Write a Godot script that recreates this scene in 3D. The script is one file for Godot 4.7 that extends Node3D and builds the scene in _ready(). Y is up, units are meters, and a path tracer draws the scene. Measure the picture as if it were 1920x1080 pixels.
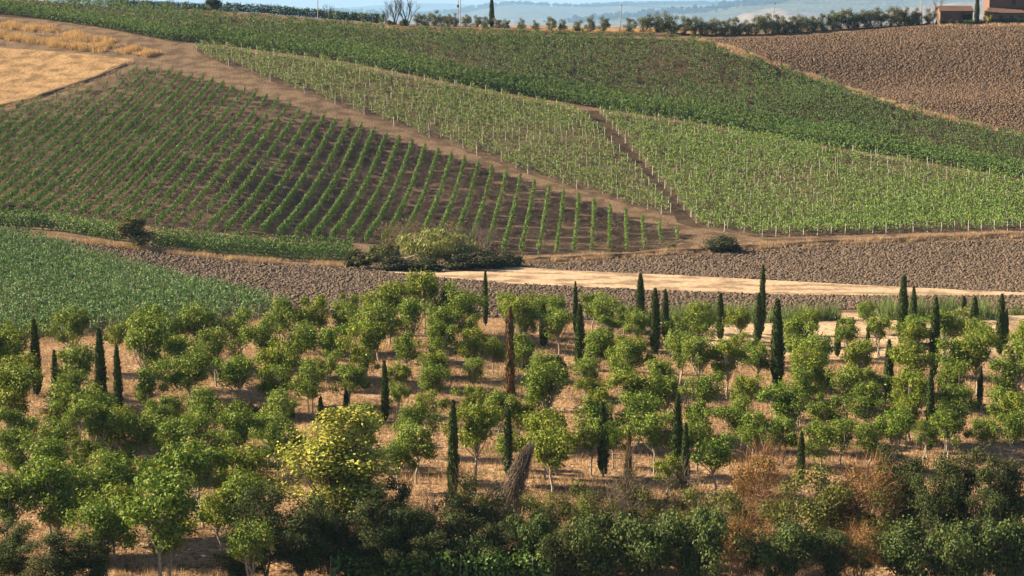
extends Node3D
# Vineyard hillside seen across an orchard with cypresses. Units are metres, y is up, the camera looks along -z.
const F := 3600.0     # focal length in pixels of the 1920 x 1080 photograph
const EYE := 48.0
const GX0 := -231.0
const GZ0 := -84.0
const GS := 3.0
const GNX := 155
const GNZ := 262
var pitch := atan(520.0 / F)
var grid := PackedFloat32Array()
var rng := RandomNumberGenerator.new()
var used := {}
var M := {}

# ---------------------------------------------------------------- geometry helpers
class Acc:
	var v := PackedVector3Array()
	var n := PackedVector3Array()
	var c := PackedColorArray()
	var i := PackedInt32Array()
	func leaf(p: Vector3, a: Vector3, b: Vector3, col: Color) -> void:
		var k := v.size()
		var m := p + a * 0.45
		var q := b.cross(a).normalized()
		v.append(p); v.append(m + b); v.append(p + a); v.append(m - b)
		n.append(q); n.append(q); n.append(q); n.append(q)
		c.append(col); c.append(col); c.append(col); c.append(col)
		i.append(k); i.append(k + 2); i.append(k + 1)
		i.append(k); i.append(k + 3); i.append(k + 2)
	func blade(p: Vector3, a: Vector3, b: Vector3, col: Color) -> void:
		var k := v.size()
		var q := b.cross(a).normalized()
		v.append(p - b); v.append(p + b); v.append(p + a)
		n.append(q); n.append(q); n.append(q)
		c.append(col); c.append(col); c.append(col)
		i.append(k); i.append(k + 2); i.append(k + 1)
	func tri(a: Vector3, b: Vector3, d: Vector3, col: Color) -> void:
		var k := v.size()
		var q := (d - a).cross(b - a).normalized()
		v.append(a); v.append(b); v.append(d)
		n.append(q); n.append(q); n.append(q)
		c.append(col); c.append(col); c.append(col)
		i.append(k); i.append(k + 1); i.append(k + 2)
	func quad(a: Vector3, b: Vector3, d: Vector3, e: Vector3, col: Color) -> void:
		tri(a, b, d, col)
		tri(a, d, e, col)
	func box(o: Vector3, s: Vector3, col := Color.WHITE, turn := Basis()) -> void:
		var h := s * 0.5
		var p := []
		for z in [-1, 1]:
			for y in [-1, 1]:
				for x in [-1, 1]:
					p.append(o + turn * Vector3(h.x * x, h.y * y, h.z * z))
		quad(p[0], p[2], p[3], p[1], col)
		quad(p[5], p[7], p[6], p[4], col)
		quad(p[4], p[6], p[2], p[0], col)
		quad(p[1], p[3], p[7], p[5], col)
		quad(p[2], p[6], p[7], p[3], col)
		quad(p[4], p[0], p[1], p[5], col)
	func tube(pts: Array, radii: Array, sides: int, col := Color.WHITE, close := true) -> void:
		var k := v.size()
		for j in pts.size():
			var d: Vector3 = (pts[mini(j + 1, pts.size() - 1)] - pts[maxi(j - 1, 0)]).normalized()
			var x := d.cross(Vector3(0.13, 0.2, 0.97)).normalized()
			var y := d.cross(x)
			for s in sides:
				var g := TAU * s / sides
				var o := x * cos(g) + y * sin(g)
				v.append(pts[j] + o * radii[j]); n.append(o); c.append(col)
		for j in pts.size() - 1:
			for s in sides:
				var a := k + j * sides + s
				var b := k + j * sides + (s + 1) % sides
				i.append(a); i.append(a + sides); i.append(b)
				i.append(b); i.append(a + sides); i.append(b + sides)
		if close:
			var t := k + (pts.size() - 1) * sides
			for s in range(1, sides - 1):
				i.append(t); i.append(t + s + 1); i.append(t + s)
	func mesh(m: Material) -> ArrayMesh:
		var a := []
		a.resize(Mesh.ARRAY_MAX)
		a[Mesh.ARRAY_VERTEX] = v
		a[Mesh.ARRAY_NORMAL] = n
		a[Mesh.ARRAY_COLOR] = c
		a[Mesh.ARRAY_INDEX] = i
		var o := ArrayMesh.new()
		o.add_surface_from_arrays(Mesh.PRIMITIVE_TRIANGLES, a)
		o.surface_set_material(0, m)
		return o

func rf(a := 0.0, b := 1.0) -> float:
	return rng.randf_range(a, b)

func unit() -> Vector3:
	var z := rf(-1, 1)
	var t := rf(0, TAU)
	var r := sqrt(1.0 - z * z)
	return Vector3(r * cos(t), z, r * sin(t))

func vary(c: Color, k := 0.25) -> Color:
	var f := 1.0 + rf(-k, k)
	return Color(c.r * f * rf(0.9, 1.12), c.g * f, c.b * f * rf(0.85, 1.15))

func lin(r: float, g: float, b: float) -> Color:
	return Color(r, g, b).linear_to_srgb()

# ---------------------------------------------------------------- naming
func numbered(called: String) -> String:
	var k: int = used.get(called, -1) + 1
	used[called] = k
	return called if k == 0 else "%s_%03d" % [called, k]

func tag(o: Node, label: String, category: String, group := "") -> void:
	o.set_meta("label", label)
	o.set_meta("category", category)
	if group:
		o.set_meta("group", group)

func thing(called: String, where: Vector3, label: String, category: String, group := "") -> Node3D:
	var o := Node3D.new()
	o.name = numbered(called)
	add_child(o)
	o.position = where
	tag(o, label, category, group)
	return o

func part(called: String, mesh: Mesh, parent: Node, mat: Material = null) -> MeshInstance3D:
	var o := MeshInstance3D.new()
	o.name = called
	o.mesh = mesh
	if mat:
		o.material_override = mat
	parent.add_child(o, true)
	return o

func structure(called: String, mesh: Mesh) -> MeshInstance3D:
	var o := MeshInstance3D.new()
	o.name = numbered(called)
	o.mesh = mesh
	add_child(o)
	o.set_meta("kind", "structure")
	return o

func scatter(called: String, mesh: Mesh, where: Array, label: String, category: String, tints := []) -> void:
	var mm := MultiMesh.new()
	mm.transform_format = MultiMesh.TRANSFORM_3D
	mm.use_colors = tints.size() > 0
	mm.mesh = mesh
	mm.instance_count = where.size()
	for k in where.size():
		mm.set_instance_transform(k, where[k])
		if tints.size():
			mm.set_instance_color(k, tints[k])
	var o := MultiMeshInstance3D.new()
	o.name = numbered(called)
	o.multimesh = mm
	add_child(o)
	o.set_meta("kind", "stuff")
	o.set_meta("label", label)
	o.set_meta("category", category)

const ONES := ["", "first", "second", "third", "fourth", "fifth", "sixth", "seventh", "eighth", "ninth", "tenth", "eleventh", "twelfth", "thirteenth", "fourteenth", "fifteenth", "sixteenth", "seventeenth", "eighteenth", "nineteenth"]
const TENS := ["", "", "twent", "thirt", "fort", "fift", "sixt", "sevent", "eight", "ninet"]
func ordinal(k: int) -> String:
	if k >= 100:
		return "hundredth" if k == 100 else "hundred-and-" + ordinal(k - 100)
	if k < 20:
		return ONES[k]
	return TENS[k / 10] + ("ieth" if k % 10 == 0 else "y-" + ONES[k % 10])

# ---------------------------------------------------------------- terrain
func ray(u: float, v: float) -> Vector3:
	var up := Vector3(0, cos(pitch), -sin(pitch))
	var fw := Vector3(0, -sin(pitch), -cos(pitch))
	return Vector3((u - 960.0) / F, 0, 0) + up * ((540.0 - v) / F) + fw

func sight(u: float, v: float, d: float) -> Vector3:
	return Vector3(0, EYE, 0) + ray(u, v) * d

func depth(p: Vector3) -> float:
	return (p - Vector3(0, EYE, 0)).dot(Vector3(0, -sin(pitch), -cos(pitch)))

func kernel(r2: float) -> float:
	return r2 * log(r2 + 1e-12) if r2 > 0.0 else 0.0

func build_height() -> void:
	# survey points of the hill (line of sight and distance), joined by a thin-plate spline
	var survey := {
		-300: [1080, 140, 800, 190, 640, 228, 540, 275, 440, 330, 400, 365, 300, 408, 210, 450, 130, 492, 60, 530, 20, 555, -8, 580],
		0: [1080, 140, 800, 190, 640, 228, 540, 275, 440, 330, 400, 362, 300, 405, 210, 448, 130, 490, 60, 528, 25, 550, -6, 578],
		480: [1080, 140, 800, 189, 600, 243, 540, 280, 480, 325, 440, 348, 330, 395, 200, 452, 120, 490, 70, 518, 45, 535, 24, 560],
		960: [1080, 140, 800, 188, 600, 245, 520, 300, 490, 333, 470, 345, 350, 400, 200, 460, 100, 500, 68, 515, 57, 528],
		1440: [1080, 140, 800, 188, 600, 245, 540, 288, 475, 340, 440, 361, 340, 402, 220, 452, 120, 492, 78, 510, 65, 522],
		1920: [1080, 140, 800, 188, 600, 243, 550, 285, 450, 352, 430, 364, 340, 402, 250, 440, 150, 482, 75, 508, 46, 522, 38, 532],
		2250: [1080, 140, 800, 188, 600, 243, 550, 285, 450, 352, 340, 402, 250, 440, 150, 482, 75, 508, 46, 522],
	}
	var cp: Array[Vector3] = []
	for u in survey:
		var l: Array = survey[u]
		for k in range(0, l.size(), 2):
			cp.append(sight(u, l[k], l[k + 1]))
	for x in [-100, -50, 0, 50, 100]:
		cp.append(Vector3(x, sight(960, 1080, 140).y - 0.5, -95))
	for q in [[-300, -8, 580], [0, -6, 578], [480, 24, 560], [960, 49, 548], [1300, 52, 550], [1720, 44, 545], [2200, 44, 545]]:
		var p := sight(q[0], q[1], q[2])
		cp.append(p + Vector3(0, -0.6, -8) if q[0] < 700 else p)
		cp.append(p + Vector3(0, -7, -45))
		cp.append(p + Vector3(0, -30, -130))
		cp.append(p + Vector3(0, -55, -260))
	var n := cp.size()
	var a := []
	for r in n + 3:
		var row := PackedFloat64Array()
		row.resize(n + 4)
		a.append(row)
	for r in n:
		for s in n:
			var dx := (cp[r].x - cp[s].x) / 100.0
			var dz := (cp[r].z - cp[s].z) / 100.0
			a[r][s] = kernel(dx * dx + dz * dz) + (0.002 if r == s else 0.0)
		a[r][n] = 1.0
		a[r][n + 1] = cp[r].x / 100.0
		a[r][n + 2] = cp[r].z / 100.0
		for s in 3:
			a[n + s][r] = a[r][n + s]
		a[r][n + 3] = cp[r].y
	var m := n + 3
	for k in m:
		var best := k
		for r in range(k, m):
			if absf(a[r][k]) > absf(a[best][k]):
				best = r
		var t = a[k]
		a[k] = a[best]
		a[best] = t
		for r in range(k + 1, m):
			var g: float = a[r][k] / a[k][k]
			if g != 0.0:
				for s in range(k, m + 1):
					a[r][s] -= g * a[k][s]
	var w := PackedFloat64Array()
	w.resize(m)
	for k in range(m - 1, -1, -1):
		var t: float = a[k][m]
		for s in range(k + 1, m):
			t -= a[k][s] * w[s]
		w[k] = t / a[k][k]
	var px := PackedFloat32Array()
	var pz := PackedFloat32Array()
	for q in cp:
		px.append(q.x / 100.0)
		pz.append(q.z / 100.0)
	grid.resize(GNX * GNZ)
	for iz in GNZ:
		var z := (GZ0 - GS * iz) / 100.0
		for ix in GNX:
			var x := (GX0 + GS * ix) / 100.0
			var h := w[n] + w[n + 1] * x + w[n + 2] * z
			for k in n:
				var dx := x - px[k]
				var dz := z - pz[k]
				var r2 := dx * dx + dz * dz + 1e-9
				h += w[k] * r2 * log(r2)
			for b in SWELLS:
				var ex: float = (x * 100.0 - b[0]) / b[3]
				var ez: float = (z * 100.0 - b[1]) / b[4]
				h += b[2] * exp(-ex * ex - ez * ez)
			grid[iz * GNX + ix] = h

# gentle swells and hollows of the slope: x, z, height, reach in x, reach in z
const SWELLS := [
	[-64.0, -395.0, 1.6, 22.0, 45.0], [-34.0, -390.0, -1.5, 20.0, 40.0],
	[-12.0, -488.0, 1.3, 26.0, 14.0], [30.0, -478.0, -1.2, 26.0, 14.0],
	[62.0, -497.0, 1.4, 20.0, 10.0], [96.0, -486.0, -1.8, 26.0, 13.0], [122.0, -462.0, 1.2, 26.0, 10.0], [75.0, -462.0, 0.9, 20.0, 9.0],
	[60.0, -445.0, -1.0, 24.0, 9.0], [10.0, -432.0, 0.9, 20.0, 16.0],
]

func H(x: float, z: float) -> float:
	var gx := clampf((x - GX0) / GS, 0.0, GNX - 1.001)
	var gz := clampf((GZ0 - z) / GS, 0.0, GNZ - 1.001)
	var ix := int(gx)
	var iz := int(gz)
	var fx := gx - ix
	var fz := gz - iz
	var k := iz * GNX + ix
	return lerpf(lerpf(grid[k], grid[k + 1], fx), lerpf(grid[k + GNX], grid[k + GNX + 1], fx), fz)

func ground(x: float, z: float, up := 0.0) -> Vector3:
	return Vector3(x, H(x, z) + up, z)

# the place on the ground (or a height above it) that a line of sight meets
func at(u: float, v: float, up := 0.0) -> Vector3:
	var r := ray(u, v)
	var o := Vector3(0, EYE, 0)
	var t := 100.0
	while t < 620.0:
		var p := o + r * t
		if p.y < H(p.x, p.z) + up:
			var lo := t - 2.0
			var hi := t
			for k in 8:
				var mid := (lo + hi) * 0.5
				p = o + r * mid
				if p.y < H(p.x, p.z) + up:
					hi = mid
				else:
					lo = mid
			p = o + r * hi
			return Vector3(p.x, H(p.x, p.z), p.z)
		t += 2.0
	# a sight that passes over the hill: the crest just below it
	var best := 1e9
	var e := o
	t = 470.0
	while t < 600.0:
		var p := o + r * t
		var gap := (p.y - H(p.x, p.z)) / t
		if gap < best:
			best = gap
			e = p
		t += 2.0
	return Vector3(e.x, H(e.x, e.z), e.z)

func slope_normal(x: float, z: float) -> Vector3:
	return Vector3(H(x - 2, z) - H(x + 2, z), 4.0, H(x, z - 2) - H(x, z + 2)).normalized()

func line(px: Array, step := 22.0) -> Array:
	# a line of points on the ground along sighted corner points
	var out := []
	for k in px.size() - 1:
		var a := Vector2(px[k][0], px[k][1])
		var b := Vector2(px[k + 1][0], px[k + 1][1])
		var c := maxi(1, int(a.distance_to(b) / step))
		for j in c:
			var q := a.lerp(b, float(j) / c)
			out.append(at(q.x, q.y))
	out.append(at(px[-1][0], px[-1][1]))
	return out

func region(px: Array) -> PackedVector2Array:
	var closed := px.duplicate()
	closed.append(px[0])
	var out := PackedVector2Array()
	var l := line(closed)
	for k in l.size() - 1:
		out.append(Vector2(l[k].x, l[k].z))
	return out

func bounds(poly: PackedVector2Array) -> Rect2:
	var r := Rect2(poly[0], Vector2.ZERO)
	for p in poly:
		r = r.expand(p)
	return r

func sheet(called: String, poly: PackedVector2Array, mat: Material, lift: float, cell := 3.0) -> void:
	# a draped sheet of ground with that outline
	var v := PackedVector3Array()
	var n := PackedVector3Array()
	var b := bounds(poly)
	var x := GX0 + floorf((b.position.x - GX0) / cell) * cell
	while x < b.end.x:
		var z := GZ0 + floorf((b.position.y - GZ0) / cell) * cell
		while z < b.end.y:
			var sq := PackedVector2Array([Vector2(x, z), Vector2(x + cell, z), Vector2(x + cell, z + cell), Vector2(x, z + cell)])
			for piece in Geometry2D.intersect_polygons(sq, poly):
				if Geometry2D.is_polygon_clockwise(piece):
					piece.reverse()
				var t := Geometry2D.triangulate_polygon(piece)
				for k in range(0, t.size(), 3):
					var p := [piece[t[k]], piece[t[k + 1]], piece[t[k + 2]]]
					if (p[1] - p[0]).cross(p[2] - p[0]) < 0:
						p = [p[0], p[2], p[1]]
					for q in p:
						v.append(ground(q.x, q.y, lift))
						n.append(slope_normal(q.x, q.y))
			z += cell
		x += cell
	var a := []
	a.resize(Mesh.ARRAY_MAX)
	a[Mesh.ARRAY_VERTEX] = v
	a[Mesh.ARRAY_NORMAL] = n
	var m := ArrayMesh.new()
	m.add_surface_from_arrays(Mesh.PRIMITIVE_TRIANGLES, a)
	m.surface_set_material(0, mat)
	structure(called, m)

func bank(called: String, l: Array, hgt: float, front: float, back: float, mat: Material) -> void:
	# a low earth bank along a line: steep towards the viewer, gentle behind
	var c := Acc.new()
	var rows := []
	for k in l.size():
		var d: Vector3 = l[mini(k + 1, l.size() - 1)] - l[maxi(k - 1, 0)]
		var o := Vector3(-d.z, 0, d.x).normalized()
		if o.z < 0:
			o = -o
		var hh := hgt * (1.0 if k > 0 and k < l.size() - 1 else 0.05) * rf(0.75, 1.2)
		var row := []
		for q in [[front, -0.25], [front * 0.55, hh * 0.45], [0.1, hh * 0.95], [-back * 0.35, hh], [-back, -0.2]]:
			var p: Vector3 = l[k] + o * (q[0] + rf(-0.12, 0.12))
			row.append(ground(p.x, p.z, q[1]))
		rows.append(row)
	for k in rows.size() - 1:
		for j in 4:
			var w := Color.WHITE
			if rows[k][j].x < rows[k + 1][j].x:
				c.quad(rows[k][j], rows[k][j + 1], rows[k + 1][j + 1], rows[k + 1][j], w)
			else:
				c.quad(rows[k + 1][j], rows[k + 1][j + 1], rows[k][j + 1], rows[k][j], w)
	structure(called, c.mesh(mat))

# ---------------------------------------------------------------- materials
func noise_tex(freq: float, stops: Array, kind := FastNoiseLite.TYPE_SIMPLEX, octaves := 4, seed_ := 1, size := 512) -> NoiseTexture2D:
	var f := FastNoiseLite.new()
	f.noise_type = kind
	f.frequency = freq
	f.fractal_octaves = octaves
	f.seed = seed_
	var g := Gradient.new()
	var o := PackedFloat32Array()
	var c := PackedColorArray()
	for s in stops:
		o.append(s[0])
		c.append(s[1])
	g.offsets = o
	g.colors = c
	var t := NoiseTexture2D.new()
	t.width = size
	t.height = size
	t.seamless = true
	t.noise = f
	t.color_ramp = g
	return t

func earth(name_: String, stops: Array, metres: float, relief := 0.0, coarse := 0.0, seed_ := 1) -> StandardMaterial3D:
	var m := StandardMaterial3D.new()
	m.resource_name = name_
	m.roughness = 0.95
	m.metallic_specular = 0.25
	m.albedo_texture = noise_tex(0.02, stops, FastNoiseLite.TYPE_SIMPLEX, 5, seed_)
	m.uv1_triplanar = true
	m.uv1_world_triplanar = true
	m.uv1_scale = Vector3.ONE / metres
	if relief > 0.0:
		m.heightmap_enabled = true
		m.heightmap_scale = relief
		m.heightmap_texture = noise_tex(0.03, [[0.0, Color.BLACK], [1.0, Color.WHITE]], FastNoiseLite.TYPE_SIMPLEX, 5, seed_ + 7)
	if coarse > 0.0:
		m.detail_enabled = true
		m.detail_blend_mode = BaseMaterial3D.BLEND_MODE_MUL
		m.detail_uv_layer = BaseMaterial3D.DETAIL_UV_2
		m.detail_albedo = noise_tex(0.012, [[0.25, Color(0.72, 0.70, 0.68)], [0.5, Color(0.92, 0.91, 0.9)], [0.75, Color(1, 1, 1)]], FastNoiseLite.TYPE_SIMPLEX, 4, seed_ + 3)
		m.uv2_triplanar = true
		m.uv2_world_triplanar = true
		m.uv2_scale = Vector3.ONE / coarse
	return m

func leafy(name_: String, through := 0.5, tint := Color.WHITE, rough := 0.6) -> StandardMaterial3D:
	var m := StandardMaterial3D.new()
	m.resource_name = name_
	m.vertex_color_use_as_albedo = true
	m.albedo_color = tint
	m.roughness = rough
	m.metallic_specular = 0.25
	m.cull_mode = BaseMaterial3D.CULL_DISABLED
	if through > 0.0:
		m.backlight_enabled = true
		m.backlight = Color(through, through, through * 0.55).linear_to_srgb()
	return m

func plain(name_: String, c: Color, rough := 0.8) -> StandardMaterial3D:
	var m := StandardMaterial3D.new()
	m.resource_name = name_
	m.albedo_color = c
	m.roughness = rough
	m.vertex_color_use_as_albedo = true
	return m

func barky(name_: String, a: Color, b: Color) -> StandardMaterial3D:
	var m := StandardMaterial3D.new()
	m.resource_name = name_
	m.albedo_texture = noise_tex(0.05, [[0.3, a], [0.7, b]], FastNoiseLite.TYPE_SIMPLEX, 4, 5, 256)
	m.uv1_triplanar = true
	m.uv1_scale = Vector3(1.5, 0.5, 1.5)
	m.roughness = 0.9
	return m

func make_materials() -> void:
	M.dry_grass = earth("dry grass ground", [[0.25, lin(0.132, 0.086, 0.055)], [0.5, lin(0.261, 0.172, 0.104)], [0.75, lin(0.366, 0.253, 0.157)]], 9.0, 10.0, 70.0, 11)
	M.stubble = earth("pale stubble", [[0.25, lin(0.294, 0.216, 0.136)], [0.5, lin(0.401, 0.310, 0.209)], [0.75, lin(0.462, 0.362, 0.249)]], 14.0, 5.0, 60.0, 21)
	M.gold_stubble = earth("golden stubble", [[0.25, lin(0.189, 0.118, 0.053)], [0.5, lin(0.295, 0.195, 0.095)], [0.75, lin(0.355, 0.248, 0.130)]], 12.0, 6.0, 50.0, 31)
	M.soil = earth("tilled soil", [[0.25, lin(0.040, 0.027, 0.016)], [0.5, lin(0.065, 0.045, 0.027)], [0.75, lin(0.091, 0.065, 0.041)]], 5.0, 14.0, 45.0, 41)
	M.track = earth("dry track earth", [[0.25, lin(0.093, 0.063, 0.041)], [0.5, lin(0.145, 0.103, 0.067)], [0.75, lin(0.197, 0.144, 0.090)]], 7.0, 12.0, 40.0, 51)
	M.vine_soil = earth("vineyard soil", [[0.25, lin(0.065, 0.045, 0.030)], [0.5, lin(0.095, 0.067, 0.043)], [0.75, lin(0.130, 0.094, 0.061)]], 4.0, 10.0, 38.0, 61)
	M.vine_soil.uv1_scale = Vector3(1.0 / 2.2, 0.25, 1.0 / 16.0)
	M.far_land = earth("far fields", [[0.3, lin(0.05, 0.07, 0.035)], [0.5, lin(0.11, 0.11, 0.06)], [0.7, lin(0.30, 0.24, 0.16)]], 900.0, 0.0, 3000.0, 71)
	M.clod = plain("ploughed clod", lin(1, 1, 1), 0.95)
	M.leaf = []
	for t in [Color(1, 1, 1), Color(0.93, 0.97, 0.9), Color(1.0, 0.97, 0.85), Color(0.9, 0.92, 0.86)]:
		M.leaf.append(leafy("walnut leaves", 0.5, t))
	M.shrub_leaf = leafy("shrub leaves", 0.42, Color.WHITE, 0.7)
	M.vine_leaf = leafy("vine leaves", 0.4)
	M.needle = leafy("cypress sprays", 0.1, Color.WHITE, 0.8)
	M.straw = leafy("dry grass blades", 0.35, Color.WHITE, 0.8)
	M.twig = plain("dry twigs", Color.WHITE, 0.9)
	M.bark = barky("pale bark", lin(0.20, 0.175, 0.14), lin(0.38, 0.34, 0.28))
	M.dark_bark = barky("dark bark", lin(0.07, 0.055, 0.04), lin(0.15, 0.12, 0.09))
	M.post_white = plain("pale concrete post", lin(0.52, 0.505, 0.475), 0.8)
	M.post_grey = plain("weathered wooden post", lin(0.30, 0.27, 0.23), 0.9)
	M.post_dark = plain("dark stake", lin(0.09, 0.075, 0.06), 0.9)
	M.guard = plain("white vine guard", lin(0.75, 0.75, 0.72), 0.5)

# ---------------------------------------------------------------- plants
# a woody plant: stems, limbs to the leaf clumps, leaves through the crown
func plant(sd: int, q: Dictionary) -> Array:
	rng.seed = sd
	var wood := Acc.new()
	var crown := Acc.new()
	var h: float = q.h
	var r: float = q.r
	var y0: float = q.y0
	var cols: Array = q.cols
	var mid := (y0 + h) * 0.5
	var ry := (h - y0) * 0.5
	var taper: float = q.get("taper", 0.0)
	var ragged: float = q.get("ragged", 0.15)
	var phase := rf(0, TAU)
	var lobes := []
	for k in q.lobes:
		var d := unit() * pow(rf(), 0.36)
		var lop: float = 1.0 + ragged * sin(atan2(d.z, d.x) * 2.0 + phase) + ragged * rf(-0.6, 0.6)
		d.x *= lop
		d.z *= lop
		var y := mid + d.y * ry * 0.75
		var nar := 1.0 - taper * (y - y0) / (h - y0)
		lobes.append([Vector3(d.x * r * 0.72 * nar, y, d.z * r * 0.72 * nar), rf(0.24 - ragged * 0.15, 0.44 - ragged * 0.2) * r * lerpf(1.0, nar, 0.7)])
	var stems: int = q.get("stems", 1)
	var feet := []
	for s in stems:
		var lean := Vector3(rf(-0.2, 0.2), 0, rf(-0.2, 0.2)) * (1.0 if stems == 1 else r * 0.9)
		var fork := Vector3(lean.x, y0 + ry * 0.35, lean.z)
		var t: float = q.trunk * (1.0 if stems == 1 else rf(0.6, 1.0))
		var foot := Vector3(rf(-0.5, 0.5), -0.25, rf(-0.5, 0.5)) * (Vector3(0, 1, 0) if stems == 1 else Vector3(r * 0.35, 1, r * 0.35))
		var kink := Vector3(rf(-0.12, 0.12), 0, rf(-0.12, 0.12))
		wood.tube([foot, foot.lerp(fork, 0.4) + kink, foot.lerp(fork, 0.75) - kink * 0.6, fork], [t * 1.15, t * 0.92, t * 0.8, t * 0.62], 6)
		feet.append([foot.lerp(fork, 0.75) - kink * 0.6, fork, t])
	for k in lobes.size():
		var f: Array = feet[k % feet.size()]
		var o: Vector3 = f[0] if k % 2 else f[1]
		var e: Vector3 = lobes[k][0]
		var m := o.lerp(e, 0.5) + Vector3(rf(-0.1, 0.1) * r, -0.06 * r, rf(-0.1, 0.1) * r)
		wood.tube([o, m, e], [f[2] * 0.5, f[2] * 0.32, f[2] * 0.12], 5)
		if q.get("branchlets", true):
			for j in 2:
				var d2 := unit()
				d2.y = absf(d2.y) * 0.5
				wood.tube([m, e + d2 * lobes[k][1] * 0.8], [f[2] * 0.22, f[2] * 0.06], 4)
	var total: int = q.leaves
	var ls: float = q.leaf
	var lw: float = q.get("wide", 0.3)
	var up: float = q.get("upright", 0.0)
	var droop: float = q.get("droop", 0.0)
	for k in total:
		var lb: Array = lobes[rng.randi() % lobes.size()]
		var d := unit()
		var p: Vector3 = lb[0] + d * Vector3(1, 0.85, 1) * lb[1] * pow(rf(), 0.38)
		if rf() < 0.1:
			p = lb[0] + d * lb[1] * rf(1.0, 1.35)
		if p.y < 0.05:
			p.y = rf(0.05, 0.4)
		var face := (d * 0.9 + unit() * 0.75 + Vector3(0, 0.2, 0)).normalized()
		var a := (unit() + Vector3(0, up * 2.0 - droop, 0)).slide(face).normalized() * ls * rf(0.65, 1.3)
		var b := a.cross(face).normalized() * ls * lw * rf(0.7, 1.2)
		var c: Color = cols[rng.randi() % cols.size()]
		crown.leaf(p, a, b, vary(c, 0.28))
	if q.has("twigs"):
		for k in q.twigs:
			var e := unit() * pow(rf(), 0.4)
			var o := Vector3(e.x * r * 0.85, (e.y * 0.5 + 0.48) * h * 0.9, e.z * r * 0.85)
			var d := Vector3(e.x * 0.7 + rf(-0.6, 0.6), rf(-0.1, 1.5), e.z * 0.7 + rf(-0.6, 0.6)).normalized() * rf(0.08, 0.22) * h
			var w := d.cross(unit()).normalized() * rf(0.006, 0.014)
			crown.leaf(o, d, w, vary(q.twig_col, 0.35))
	var far := []
	var top := 0.0
	for k in range(0, crown.v.size(), 8):
		far.append(Vector2(crown.v[k].x, crown.v[k].z).length())
		top = maxf(top, crown.v[k].y)
	far.sort()
	return [wood, crown, far[int(far.size() * 0.93)], top]

func cypress(sd: int, dead := 0.0, ragged := 0.0) -> Array:
	# 8 m tall, 0.9 m wide
	rng.seed = sd
	var core := Acc.new()
	var crown := Acc.new()
	var noise := FastNoiseLite.new()
	noise.seed = sd
	noise.frequency = 0.9
	var prof := func(t: float, g: float) -> float:
		var b := minf(1.0, 0.5 + t * 3.2) * pow(maxf(0.0, 1.0 - pow(t, 2.6)), 0.75)
		return 0.43 * b * (1.0 + (0.3 + ragged) * noise.get_noise_3d(cos(g) * 0.8, t * 8.0, sin(g) * 0.8) + ragged * 0.8 * noise.get_noise_1d(t * 6.0))
	var sides := 9
	var pts := 22
	for j in pts - 1:
		for s in sides:
			var q := []
			for e in [[j, s], [j, s + 1], [j + 1, s + 1], [j + 1, s]]:
				var t: float = float(e[0]) / (pts - 1)
				var g: float = TAU * e[1] / sides
				var r: float = prof.call(t, g) * 0.8
				q.append(Vector3(cos(g) * r, 0.35 + t * 7.4, sin(g) * r))
			core.quad(q[0], q[1], q[2], q[3], Color(0.018, 0.028, 0.012) if rf() > dead else Color(0.07, 0.045, 0.03))  # solid dark core added behind the sprays to block light
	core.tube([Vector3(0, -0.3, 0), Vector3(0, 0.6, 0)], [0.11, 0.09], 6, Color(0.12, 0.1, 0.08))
	for k in 2600:
		var t := pow(rf(), 0.9)
		var g := rf(0, TAU)
		var r: float = prof.call(t, g)
		var p := Vector3(cos(g) * r, 0.3 + t * 7.45, sin(g) * r) * Vector3(rf(0.72, 1.0), 1, rf(0.72, 1.0))
		var o := Vector3(cos(g), 0, sin(g))
		var a := (Vector3(0, 1.0, 0) + o * rf(0.0, 0.55) + unit() * 0.25).normalized() * rf(0.18, 0.38)
		var b := a.cross(o + unit() * 0.6).normalized() * rf(0.035, 0.07)
		var brown := rf() < dead * (0.6 + 0.8 * noise.get_noise_3d(o.x, t * 5.0 + 9.0, o.z) + 0.4)
		crown.leaf(p, a, b, vary(Color(0.20, 0.095, 0.055) if brown else Color(0.058, 0.088, 0.026), 0.35))
	return [core, crown]

func bare_tree(sd: int, h: float, spread: float, col: Color, limbs := 5, thick := 1.0) -> Acc:
	rng.seed = sd
	var acc := Acc.new()
	var jobs := []
	for k in limbs:
		jobs.append([Vector3(rf(-0.2, 0.2) * spread, -0.2, rf(-0.2, 0.2) * spread), Vector3(rf(-1, 1) * spread * 0.45, rf(0.8, 1.1), rf(-1, 1) * spread * 0.45).normalized(), h * rf(0.35, 0.5), h * 0.014 * thick, 0])
	while jobs.size():
		var j: Array = jobs.pop_back()
		var o: Vector3 = j[0]
		var d: Vector3 = j[1]
		var l: float = j[2]
		var m := o + d * l * 0.5 + unit() * l * 0.05
		var e := o + d * l + unit() * l * 0.06
		acc.tube([o, m, e], [j[3], j[3] * 0.8, j[3] * 0.6], 5 if j[4] < 2 else 3, vary(col, 0.15), false)
		if j[4] < 4 and e.y < h:
			for k in (3 if j[4] < 3 else 2):
				var nd := (d + unit() * 0.55 + Vector3(0, 0.22, 0)).normalized()
				jobs.append([m.lerp(e, rf(0.3, 1.0)), nd, l * rf(0.55, 0.75), maxf(j[3] * 0.55, 0.012), j[4] + 1])
	return acc

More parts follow.
